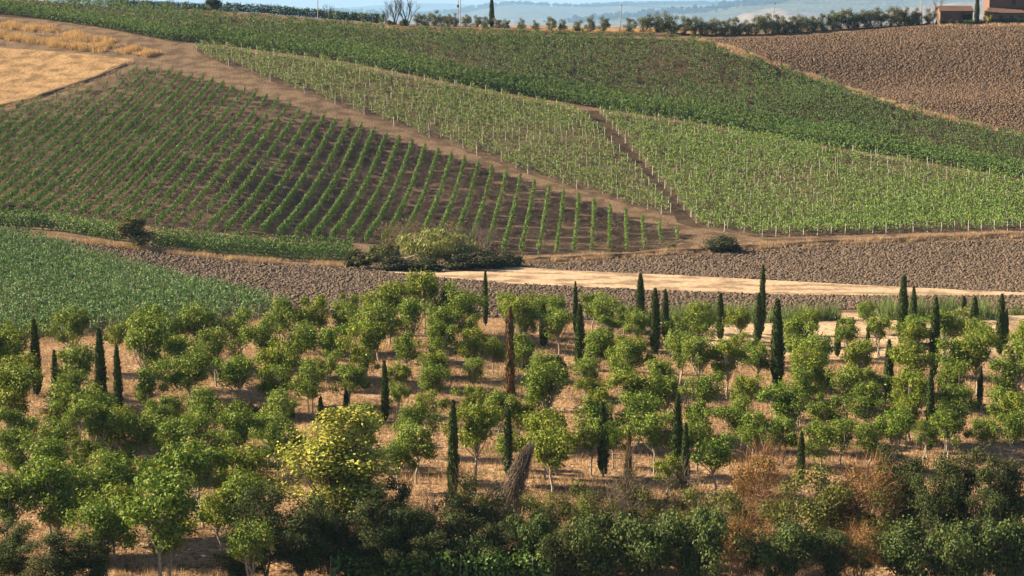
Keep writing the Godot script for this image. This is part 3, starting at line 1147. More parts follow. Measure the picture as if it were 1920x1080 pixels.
func tiled_roof(parent: Node, a: Vector3, b: Vector3, c: Vector3, d: Vector3, mat: Material) -> void:
	# slope from the eaves a-b up to the ridge d-c, with a board below and each tile line a part
	var board := Acc.new()
	var t := Vector3(0, 0.12, 0)
	board.quad(a, d, c, b, Color.WHITE)
	board.quad(a - t, b - t, c - t, d - t, Color.WHITE)
	board.quad(a - t, a, b, b - t, Color.WHITE)
	var roof := part("roof", board.mesh(mat), parent)
	var n := int(a.distance_to(b) / 0.32)
	for k in n:
		var f := (k + 0.5) / n
		var acc := Acc.new()
		var lo := a.lerp(b, f)
		var hi := d.lerp(c, f)
		acc.tube([lo + Vector3(0, 0.03, 0), hi + Vector3(0, 0.03, 0)], [0.12, 0.11], 6)
		part("tile_line", acc.mesh(mat), roof)

func build_houses() -> void:
	rng.seed = 140
	var brick := brick_mat("old brick", lin(0.065, 0.038, 0.03), lin(0.21, 0.125, 0.095))
	var tile := brick_mat("clay tile", lin(0.07, 0.038, 0.03), lin(0.14, 0.08, 0.06))
	var dark := plain("shutter dark", lin(0.035, 0.03, 0.028))
	var p := at(1793, 45.5)
	var d := depth(p)
	var s := F / d
	var o := thing("brick_shed", p, "low brick shed with a tiled roof and ivy on its wall", "shed")
	var w := 61.0 / s
	solid("wall", o, Vector3(0, 1.5, -2.5), Vector3(w, 4.0, 5.0), brick)
	tiled_roof(o, Vector3(-w * 0.54, 3.55, 0.35), Vector3(w * 0.54, 3.55, 0.35), Vector3(w * 0.52, 5.0, -2.5), Vector3(-w * 0.52, 5.0, -2.5), tile)
	tiled_roof(o, Vector3(w * 0.54, 3.55, -5.35), Vector3(-w * 0.54, 3.55, -5.35), Vector3(-w * 0.52, 5.0, -2.5), Vector3(w * 0.52, 5.0, -2.5), tile)
	var g := Acc.new()
	for x in [-w * 0.5, w * 0.5]:
		g = Acc.new()
		g.tri(Vector3(x, 3.5, 0), Vector3(x, 4.95, -2.5), Vector3(x, 3.5, -5), Color.WHITE)
		part("gable", g.mesh(brick), o)
	solid("door", o, Vector3(-w * 0.26, 1.4, 0.02), Vector3(2.1, 2.7, 0.06), brick_mat("rusty door", lin(0.10, 0.04, 0.03), lin(0.16, 0.07, 0.05)))
	var iv := plant(560, {"h": 3.4, "r": 1.6, "y0": 0.0, "lobes": 12, "leaves": 1400, "leaf": 0.24, "trunk": 0.05, "stems": 2, "cols": [Color(0.02, 0.035, 0.018)]})
	put_plant("ivy_bush", [iv[0].mesh(M.dark_bark), iv[1].mesh(M.shrub_leaf)], [M.dark_bark, M.shrub_leaf], p + Vector3(w * 0.27, 0, 0.6), Vector3(1.2, 1.1, 0.5), "dark ivy bush climbing the right of the shed wall", "ivy")
	# farmhouse
	p = at(1858, 44.5)
	s = F / depth(p)
	o = thing("farmhouse", p, "two-storey red brick farmhouse with a lean-to roof and dark windows", "house")
	var left := 0.0
	solid("wall", o, Vector3(left + 9, 4.3, -6), Vector3(18, 9.4, 7), brick)
	solid("porch_wall", o, Vector3(left + 8.2, 1.1, -0.5), Vector3(18.6, 3.0, 4.0), brick)
	tiled_roof(o, Vector3(left - 1.5, 2.85, 1.8), Vector3(left + 18, 2.85, 1.8), Vector3(left + 18, 4.3, -2.5), Vector3(left - 0.6, 4.3, -2.5), tile)
	tiled_roof(o, Vector3(left - 0.6, 8.7, -2.0), Vector3(left + 18.6, 8.7, -2.0), Vector3(left + 18.6, 10.4, -6), Vector3(left - 0.6, 10.4, -6), tile)
	tiled_roof(o, Vector3(left + 18.6, 8.7, -10.0), Vector3(left - 0.6, 8.7, -10.0), Vector3(left - 0.6, 10.4, -6), Vector3(left + 18.6, 10.4, -6), tile)
	var frame := plain("window frame", lin(0.10, 0.085, 0.07))
	for q in [[6.7, 5.75], [12.6, 5.75]]:
		var wn := solid("window", o, Vector3(left + q[0], q[1], -2.48), Vector3(0.95, 1.5, 0.08), dark)
		solid("frame", wn, Vector3(0, 0, 0.05), Vector3(0.08, 1.5, 0.05), frame)
		solid("sill", wn, Vector3(0, -0.8, 0.1), Vector3(1.2, 0.1, 0.2), brick)
	for x in [2.4, 5.2, 7.6]:
		solid("porch_opening", o, Vector3(left + x, 1.35, 1.52), Vector3(1.1, 1.7, 0.06), dark)
	# clipped hedge, yellow shrub, little topiary
	var hl := Acc.new()
	var a := at(1806, 48)
	var b := at(2010, 46.5)
	for k in 9000:
		var q := a.lerp(b, rf())
		var e := Vector3(0, rf(0.05, 1.5), rf(-0.55, 0.55))
		var l := unit() * rf(0.12, 0.24)
		hl.leaf(ground(q.x, q.z) + e - a, l, l.cross(unit()).normalized() * 0.07, vary(Color(0.06, 0.10, 0.035), 0.3))
	var hedge := thing("clipped_hedge", a, "long clipped green hedge in front of the farmhouse", "hedge")
	part("foliage", hl.mesh(M.shrub_leaf), hedge)
	var ys := plant(570, {"h": 4.6, "r": 1.7, "y0": 0.2, "lobes": 12, "leaves": 1500, "leaf": 0.3, "trunk": 0.06, "stems": 3, "cols": [Color(0.28, 0.30, 0.05), Color(0.2, 0.25, 0.05)]})
	put_plant("yellow_shrub", [ys[0].mesh(M.dark_bark), ys[1].mesh(M.shrub_leaf)], [M.dark_bark, M.shrub_leaf], at(1853, 46.5), Vector3.ONE, "tall yellow-green shrub between the cypress and the farmhouse", "shrub")
	var tp := plant(571, {"h": 1.7, "r": 0.6, "y0": 0.6, "lobes": 5, "leaves": 350, "leaf": 0.18, "trunk": 0.07, "cols": [Color(0.12, 0.13, 0.06)]})
	put_plant("small_olive", [tp[0].mesh(M.bark), tp[1].mesh(M.shrub_leaf)], [M.bark, M.shrub_leaf], at(1795, 49), Vector3.ONE, "tiny round tree on a thick pale trunk before the shed", "tree")

# ---------------------------------------------------------------- vineyards
func build_vines() -> void:
	rng.seed = 200
	var ang := deg_to_rad(57.0)
	vineyard(R.young, deg_to_rad(-87.0), 3.15, {"leaves": 86.0, "leaf": 0.25, "wide": 0.75, "y0": 0.25, "y1": 1.7, "thin_beyond": -428.0, "col": Color(0.086, 0.148, 0.033), "patchy": 0.6, "gaps": 0.07, "shoots": 0.03, "guards": 0.09, "post": M.post_dark, "post_step": 9.0, "post_h": 1.9, "post_r": 0.045}, "young vine row on the bare brown slope", "rows of the young vineyard")
	vineyard(R.posts_a, ang, 2.3, {"leaves": 20.0, "leaf": 0.3, "wide": 0.7, "y0": 0.45, "y1": 1.8, "col": Color(0.118, 0.178, 0.046), "patchy": 0.9, "gaps": 0.08, "uneven": 0.35, "shoots": 0.22, "post": M.post_white, "post_step": 5.6, "post_h": 2.0, "post_r": 0.048}, "sparse white-post vine row left of the bare path", "rows of the white-post vineyard left of the path")
	vineyard(R.posts_b, ang, 2.3, {"leaves": 25.0, "leaf": 0.31, "wide": 0.75, "y0": 0.45, "y1": 1.85, "col": Color(0.112, 0.182, 0.042), "patchy": 0.8, "gaps": 0.05, "uneven": 0.35, "shoots": 0.22, "post": M.post_white, "post_step": 5.6, "post_h": 2.0, "post_r": 0.048}, "leafy white-post vine row right of the bare path", "rows of the white-post vineyard right of the path")
	vineyard(R.upper_rows, ang, 3.5, {"leaves": 50.0, "leaf": 0.31, "wide": 0.8, "y0": 0.25, "y1": 1.8, "col": Color(0.07, 0.115, 0.034), "patchy": 1.0, "gaps": 0.06, "uneven": 0.35, "shoots": 0.12}, "dense dark vine row of the upper vineyard", "rows of the upper vineyard")
	vineyard(R.low_vines, deg_to_rad(-80.0), 2.0, {"leaves": 42.0, "leaf": 0.28, "wide": 0.9, "y0": 0.4, "y1": 1.85, "col": Color(0.088, 0.155, 0.062), "patchy": 0.8, "gaps": 0.06, "uneven": 0.3, "shoots": 0.15, "post": M.post_grey, "post_step": 3.2, "post_h": 2.0, "post_r": 0.05}, "leafy vine row of the valley vineyard beside the orchard", "rows of the valley vineyard")
	# tall rows that follow the lower edge of the upper vineyard
	var edge := [[-100, 16], [60, 33], [200, 53], [320, 76], [420, 84], [640, 114], [900, 165], [1120, 202], [1300, 228], [1500, 265], [1700, 297], [2020, 354]]
	for k in 6:
		var px := []
		for e in edge:
			px.append([e[0], e[1] - k * 4.6 * clampf((e[0] + 300.0) / 900.0, 0.5, 1.0)])
		vine_row(line(px, 14.0), {"leaves": 56.0, "leaf": 0.33, "wide": 1.0, "y0": 0.25, "y1": 2.2, "col": Color(0.08, 0.135, 0.034), "patchy": 0.4, "uneven": 0.25, "shoots": 0.12}, "long vine row along the upper vineyard's lower edge, %s from the white-post vines" % ordinal(k + 1), "rows along the lower edge of the upper vineyard")
	# the hedge-like rows at the foot of the young vineyard
	var q := {"leaves": 110.0, "leaf": 0.27, "wide": 1.3, "y0": 0.15, "y1": 2.4, "col": Color(0.09, 0.16, 0.042), "patchy": 0.2, "post": M.post_grey, "post_step": 7.0, "post_h": 2.1, "post_r": 0.05}
	for s in [[0.0, "foremost"], [5.0, "middle"], [10.0, "rearmost"]]:
		vine_row(line([[-60, 424 - s[0]], [100, 432 - s[0]], [225, 452 - s[0]]], 14.0), q, "%s of the low vine rows left of the conical bush" % s[1], "vine rows along the slope foot")
	for s in [[0.0, "foremost"], [7.0, "second"], [14.0, "third"], [21.0, "rearmost"]]:
		vine_row(line([[285, 470 - s[0]], [420, 481 - s[0]], [560, 490 - s[0]], [660, 493 - s[0]]], 14.0), q, "%s of the low vine rows right of the conical bush" % s[1], "vine rows along the slope foot")
	# fresh vines at the very front
	for s in [[0.0, "nearest"], [2.2, "second nearest"]]:
		var l := []
		for k in 12:
			var x := lerpf(-13.0, 3.0 + s[0] * 2.0, k / 11.0)
			l.append(ground(x, -133.0 - s[0]))
		vine_row(l, {"leaves": 90.0, "leaf": 0.26, "wide": 1.2, "y0": 0.4, "y1": 2.3, "col": Color(0.09, 0.17, 0.04), "post": M.post_grey, "post_step": 5.0, "post_h": 2.4, "post_r": 0.04}, "%s bright green vine row below the dark hedge" % s[1], "vine rows at the front")

# ---------------------------------------------------------------- thickets on the field edge
func build_thickets() -> void:
	rng.seed = 230
	var kinds := {
		"cone": {"h": 6.0, "r": 2.9, "y0": 0.2, "lobes": 22, "leaves": 4600, "leaf": 0.3, "wide": 0.22, "trunk": 0.1, "stems": 4, "taper": 0.75, "upright": 0.5, "cols": [Color(0.10, 0.115, 0.035), Color(0.14, 0.13, 0.042)]},
		"dark": {"h": 2.4, "r": 2.0, "y0": 0.0, "lobes": 16, "leaves": 2600, "leaf": 0.26, "wide": 0.3, "trunk": 0.05, "stems": 5, "cols": [Color(0.035, 0.045, 0.02), Color(0.055, 0.06, 0.028)]},
		"reed": {"h": 5.6, "r": 3.6, "y0": 0.4, "lobes": 22, "leaves": 5200, "leaf": 0.55, "wide": 0.10, "trunk": 0.05, "stems": 7, "upright": 1.3, "cols": [Color(0.21, 0.24, 0.075), Color(0.28, 0.28, 0.12), Color(0.15, 0.18, 0.055)]},
		"twiggy": {"h": 4.6, "r": 1.9, "y0": 0.4, "lobes": 12, "leaves": 420, "leaf": 0.2, "wide": 0.35, "trunk": 0.04, "stems": 6, "twigs": 420, "twig_col": Color(0.17, 0.12, 0.085), "cols": [Color(0.13, 0.12, 0.05)]},
		"green": {"h": 3.2, "r": 2.1, "y0": 0.1, "lobes": 15, "leaves": 2600, "leaf": 0.28, "wide": 0.3, "trunk": 0.05, "stems": 5, "cols": [Color(0.08, 0.10, 0.035), Color(0.11, 0.12, 0.04)]},
	}
	var made := {}
	var sd := 800
	for k in kinds:
		var q := plant(sd, kinds[k])
		sd += 1
		made[k] = [q[0].mesh(M.dark_bark), q[1].mesh(M.shrub_leaf), q[2], q[3]]
	rng.seed = 231
	# kind, u, base v, width px, height px, name, label
	for q in [
		["cone", 257, 466, 66, 62, "conical_bush", "conical olive-green bush standing between the low vine rows"],
		["dark", 12, 405, 46, 24, "bush", "dark bush at the foot of the young vineyard, leftmost of three"],
		["dark", 40, 408, 40, 25, "bush", "dark bush at the foot of the young vineyard, middle of three"],
		["dark", 68, 411, 36, 22, "bush", "dark bush at the foot of the young vineyard, rightmost of three"],
		["reed", 800, 500, 110, 74, "yellow_green_bush", "big bright yellow-green bush in the thicket below the young vines"],
		["reed", 848, 500, 78, 62, "yellow_green_bush", "second bright bush right behind the big one in the thicket"],
		["green", 690, 503, 70, 44, "bush", "olive-green bush at the left end of the thicket"],
		["dark", 660, 502, 40, 30, "bush", "low dark bush at the thicket's far left beside the vine rows"],
		["dark", 735, 508, 70, 32, "bush", "dark bramble bush in front of the bright yellow-green bush"],
		["dark", 800, 510, 66, 26, "bush", "low dark bramble bush under the fallen branch"],
		["dark", 860, 507, 76, 36, "bush", "dark bramble bush right of the bright yellow-green bush"],
		["dark", 915, 505, 80, 36, "bush", "wide black-green bramble bush below the bare thicket trees"],
		["dark", 960, 501, 60, 28, "bush", "low dark bramble bush at the right end of the thicket"],
		["twiggy", 738, 472, 60, 60, "twiggy_shrub", "brown twiggy shrub behind the left of the bright bush"],
		["twiggy", 775, 460, 56, 55, "twiggy_shrub", "brown twiggy shrub behind the top of the bright bush"],
		["twiggy", 845, 465, 54, 58, "twiggy_shrub", "brown twiggy shrub behind the right of the bright bush"],
		["green", 735, 488, 46, 34, "bush", "small green bush between the twiggy shrub and the brambles"],
		["dark", 1360, 474, 72, 31, "bush", "dark round bush on the grass bank beside the ploughed field"],
		["dark", 462, 566, 36, 17, "bush", "small brown-green bush at the lower corner of the valley vineyard"],
		["dark", 424, 556, 22, 12, "bush", "tiny bush on the edge of the valley vineyard"],
		["green", 1262, 470, 20, 14, "bush", "tiny green bush at the right tip of the young vineyard"],
		["dark", 455, 785, 64, 26, "bush", "low black-green bush on the dry grass in the left orchard"],
		["dark", 865, 664, 36, 26, "bush", "round dark bush on the grass between two orchard lines"],
		["dark", 1046, 692, 36, 26, "bush", "dark bush on the grass left of the tall orchard cypress"],
		["dark", 300, 880, 46, 28, "bush", "dark bush under the walnut trees in the left foreground"],
		["dark", 980, 694, 40, 18, "bush", "low grey-green bush near the dead brown cypress"],
		["dark", 1390, 775, 30, 20, "bush", "small dark bush in the shade of the middle orchard"],
		["dark", 1895, 740, 40, 26, "bush", "dark bush under the orchard trees at the right edge"],
		["dark", 1160, 606, 40, 16, "bush", "low dark bush at the left end of the cane strip"],
		["reed", 1800, 632, 66, 58, "feathery_shrub", "pale feathery shrub behind the orchard at the stubble edge"],
		["green", 1772, 625, 44, 48, "feathery_shrub", "straw-coloured feathery shrub left of the pale feathery one"],
	]:
		var p := at(q[1], q[2])
		var s := F / depth(p)
		var w: float = q[3] / s / (2.0 * made[q[0]][2])
		var o := put_plant(q[5], made[q[0]], [M.dark_bark, M.shrub_leaf], p - Vector3(0, 0.05, 0), Vector3(w, q[4] / s / made[q[0]][3], w), q[6], "bush" if q[0] != "twiggy" else "shrub", "")
		o.rotation.y = rf(0, TAU)
	for q in [[893, 490, 8.0, 1.5, 5, "bare grey thicket tree right of the bright bush"], [915, 488, 7.5, 1.6, 5, "bare grey thicket tree farthest to the right"], [760, 480, 6.5, 1.5, 5, "bare grey thicket tree behind the twiggy shrubs"]]:
		var t := bare_tree(900 + int(q[0]), q[2], q[3], Color(0.20, 0.155, 0.125), q[4], 0.6)
		part("branches", t.mesh(M.twig), thing("bare_tree", at(q[0], q[1]), q[5], "bare tree", "leafless trees of the thicket"))
	# fallen branch
	var fb := Acc.new()
	rng.seed = 240
	fb.tube([Vector3(-3.6, 0.2, 1.2), Vector3(-1.5, 0.9, 0.9), Vector3(0.8, 1.6, 0.6), Vector3(2.8, 1.8, 0.2)], [0.05, 0.09, 0.11, 0.08], 6, Color(0.42, 0.36, 0.28))
	for k in 26:
		var o := Vector3(-3.4, 0.25, 1.2).lerp(Vector3(2.8, 1.8, 0.2), rf())
		fb.tube([o, o + Vector3(rf(-1.2, 0.6), rf(-0.3, 0.6), rf(-0.4, 0.5))], [0.035, 0.012], 4, Color(0.38, 0.32, 0.25))
	var br := thing("fallen_branch", at(772, 502) + Vector3(0, 0.6, 0), "pale fallen branch lying across the dark brambles", "branch")
	part("limb", fb.mesh(M.twig), br)

# ---------------------------------------------------------------- orchard
func build_orchard() -> void:
	var made := []
	for k in 12:
		var q := plant(1000 + k, {"h": 5.4, "r": 2.25, "y0": 1.55, "lobes": 19 + k % 5, "ragged": 0.35, "leaves": 4600, "leaf": 0.2, "wide": 0.28, "trunk": 0.09, "droop": 0.25, "stems": 1 if k % 3 else 2, "cols": [Color(0.132, 0.20, 0.034), Color(0.165, 0.225, 0.04), Color(0.095, 0.158, 0.03), Color(0.215, 0.25, 0.05)]})
		made.append([q[0].mesh(M.bark), q[1].mesh(M.leaf[0]), q[2]])
	# crown centres as sighted, with crown widths, in bands from the far edge to the hedge
	var bands := [
		[135, 637, 55, 220, 640, 42, 288, 635, 60, 370, 630, 60, 450, 628, 60, 530, 610, 60, 593, 600, 70, 660, 583, 50, 730, 578, 65, 795, 565, 60, 842, 578, 55, 902, 578, 60, 950, 590, 42, 1012, 578, 46, 1048, 598, 50, 1090, 577, 46, 1132, 592, 50, 1192, 597, 46, 1312, 590, 40, 1385, 612, 40, 1520, 610, 38, 1625, 594, 36],
		[25, 665, 75, 310, 650, 55, 338, 675, 62, 405, 665, 65, 495, 648, 62, 563, 645, 66, 618, 648, 66, 650, 610, 52, 710, 608, 70, 773, 605, 60, 830, 615, 55, 893, 612, 46, 975, 603, 55, 1002, 612, 46, 1075, 622, 45, 1135, 620, 45, 1197, 622, 46, 1267, 625, 50, 1330, 625, 55, 1430, 632, 50, 1477, 645, 60, 1590, 625, 55, 1647, 624, 42, 1732, 625, 50, 1795, 628, 50, 1845, 645, 55, 1910, 640, 52],
		[-15, 690, 70, 150, 698, 70, 270, 668, 70, 358, 712, 60, 445, 720, 56, 522, 695, 66, 615, 690, 50, 688, 652, 66, 763, 660, 60, 828, 652, 55, 890, 660, 55, 950, 662, 44, 1015, 665, 60, 1100, 660, 50, 1160, 660, 66, 1222, 680, 64, 1275, 670, 55, 1310, 682, 60, 1365, 690, 70, 1417, 648, 50, 1510, 665, 60, 1565, 682, 58, 1615, 682, 60, 1705, 652, 60, 1790, 680, 64, 1865, 680, 60, 1915, 688, 60],
		[30, 725, 70, 120, 735, 45, 288, 720, 70, 512, 730, 55, 580, 730, 65, 655, 720, 60, 680, 695, 40, 748, 712, 40, 818, 690, 46, 810, 722, 50, 890, 703, 42, 1020, 698, 46, 1100, 710, 50, 1172, 690, 60, 1235, 712, 55, 1400, 735, 55, 1430, 682, 50, 1510, 705, 65, 1540, 724, 48, 1702, 690, 65, 1785, 722, 60, 1655, 730, 50, 1890, 715, 60],
		[15, 768, 66, 50, 755, 70, 120, 778, 75, 215, 790, 70, 270, 752, 36, 328, 773, 42, 383, 788, 60, 290, 797, 60, 445, 800, 52, 525, 785, 70, 700, 790, 50, 737, 750, 32, 800, 760, 55, 883, 755, 55, 938, 785, 55, 1025, 755, 75, 1100, 755, 60, 1185, 752, 70, 1247, 756, 60, 1322, 740, 60, 1477, 740, 65, 1590, 737, 65, 1702, 757, 65, 1802, 765, 70, 1865, 765, 65, 1560, 780, 65, 1630, 772, 65],
		[15, 825, 70, 100, 830, 62, 178, 830, 66, 225, 822, 70, 275, 830, 55, 333, 842, 65, 370, 818, 55, 443, 825, 70, 502, 820, 55, 780, 805, 62, 680, 825, 70, 975, 787, 60, 1120, 790, 55, 1200, 782, 65, 1310, 790, 65, 1380, 785, 65, 1465, 780, 65, 1702, 785, 60, 1777, 792, 60, 1905, 780, 60, 1020, 825, 70, 1110, 832, 60, 1227, 825, 70, 1310, 832, 60, 1417, 822, 60, 1470, 825, 55],
		[30, 865, 72, 90, 888, 82, 160, 860, 46, 245, 865, 42, 203, 893, 46, 288, 905, 50, 370, 898, 85, 408, 853, 50, 463, 900, 76, 518, 848, 70, 780, 835, 75, 892, 828, 75, 745, 870, 52, 950, 842, 50, 1035, 852, 80, 1150, 832, 46, 1342, 858, 75, 1540, 832, 65, 1580, 825, 60, 1630, 830, 60, 1680, 818, 60, 1735, 815, 55, 1775, 815, 50, 1845, 818, 52, 1900, 815, 60, 1255, 890, 42],
		[15, 955, 82, 88, 950, 82, 175, 935, 82, 238, 930, 80, 213, 975, 85, 113, 980, 70, 300, 985, 112, 413, 970, 80, 463, 965, 76, 320, 1025, 80, 195, 1010, 80, 470, 1050, 72],
	]
	var list := [[70, 597, 745, 17, ""], [105, 655, 756, 12, ""], [191, 614, 774, 18, ""], [224, 646, 782, 14, ""], [548, 748, 790, 8, ""], [601, 742, 795, 10, ""], [650, 728, 772, 10, ""], [723, 675, 792, 13, ""], [849, 747, 940, 17, ""], [910, 506, 612, 9, ""], [957, 573, 768, 14, "dead"], [953, 765, 895, 14, ""], [1020, 570, 652, 14, ""], [1079, 527, 628, 8, ""], [1087, 570, 695, 16, ""], [1131, 752, 895, 17, ""], [1177, 805, 940, 11, "brown"], [1201, 512, 608, 14, ""], [1227, 540, 668, 16, ""], [1247, 541, 636, 12, ""], [1267, 735, 925, 19, ""], [1283, 790, 935, 14, ""], [1350, 548, 640, 12, ""], [1420, 548, 648, 13, ""], [1428, 497, 628, 11, "broken"], [1457, 560, 735, 21, ""], [1501, 808, 905, 13, ""], [1570, 602, 670, 10, ""], [1627, 597, 652, 6, ""], [1665, 635, 752, 15, ""], [1690, 515, 644, 16, ""], [1712, 535, 628, 11, ""], [1743, 690, 850, 14, ""], [1750, 555, 710, 16, ""], [1806, 555, 628, 12, ""], [1827, 555, 648, 14, ""], [1836, 685, 765, 9, ""], [1874, 550, 668, 14, ""], [1885, 578, 650, 9, ""]]
	var places_ := ["in the farthest line of walnuts", "in the second farthest line of walnuts", "in the third farthest line of walnuts", "in the fourth farthest line of walnuts", "in the fifth farthest line of walnuts", "in the third nearest line of walnuts", "in the second nearest line of walnuts", "among the walnuts nearest the front left"]
	rng.seed = 260
	for b in bands.size():
		var l: Array = bands[b]
		var trees := []
		for k in range(0, l.size(), 3):
			trees.append([l[k], l[k + 1], l[k + 2]])
		trees.sort_custom(func(x, y): return x[0] < y[0])
		for k in trees.size():
			var u: float = trees[k][0]
			var v: float = trees[k][1]
			for c in list:
				if c[2] < 800 and v > c[1] + 40 and v < c[2] + 14 and absf(u - c[0]) < trees[k][2] * 0.62 + 4.0:
					u = c[0] + (trees[k][2] * 0.62 + 4.0) * (1.0 if u >= c[0] else -1.0)
			var p := at(u, v, 3.3)
			var m: Array = made[rng.randi() % 12]
			var s: float = trees[k][2] / (F / depth(p)) / (2.0 * m[2]) * 1.06
			p = at(u, v, 3.3 * s)
			s = trees[k][2] / (F / depth(p)) / (2.0 * m[2]) * (1.36 if u < 560 else 1.24)
			var big := "broad" if s > 1.25 else ("slight" if s < 0.9 else "leafy")
			put_plant("walnut_tree", m, [M.bark, M.leaf[rng.randi() % 4]], p, Vector3(s, s * rf(0.92, 1.08), s), "%s walnut tree, %s from the left %s" % [big, ordinal(k + 1), places_[b]], "walnut tree", "walnut trees of the orchard")
	# cypresses: u, top v, base v, width px, look
	var cyp := []
	for k in 5:
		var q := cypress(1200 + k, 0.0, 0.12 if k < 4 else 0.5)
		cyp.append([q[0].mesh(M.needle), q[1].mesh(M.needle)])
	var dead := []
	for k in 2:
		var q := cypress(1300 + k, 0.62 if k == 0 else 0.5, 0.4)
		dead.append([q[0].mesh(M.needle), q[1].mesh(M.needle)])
	rng.seed = 270
	for k in list.size():
		var q: Array = list[k]
		var p := at(q[0], q[2])
		var s := F / depth(p)
		var h: float = (q[2] - q[1]) / s
		var m: Array = cyp[rng.randi() % 4]
		var kind := "tall dark" if h > 7.0 else ("short dark" if h < 4.5 else "slender dark")
		var label := "%s cypress in the orchard, %s cypress counted from the left" % [kind, ordinal(k + 1)]
		if q[4] == "dead":
			m = dead[0]
			label = "dead rust-brown cypress leaning slightly in the middle of the orchard"
		elif q[4] == "brown":
			m = dead[1]
			label = "thin half-brown cypress with a dry skirt in the middle foreground"
		elif q[4] == "broken":
			m = cyp[4]
			label = "ragged cypress with a broken crooked top above the pale stubble"
		var w: float = q[3] / s / 0.72
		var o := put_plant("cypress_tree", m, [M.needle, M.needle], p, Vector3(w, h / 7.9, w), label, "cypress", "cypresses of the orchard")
		o.rotation.x = rf(-0.02, 0.02)
		o.rotation.z = rf(-0.02, 0.02)
		if q[4] == "dead":
			o.rotation.z = -0.02

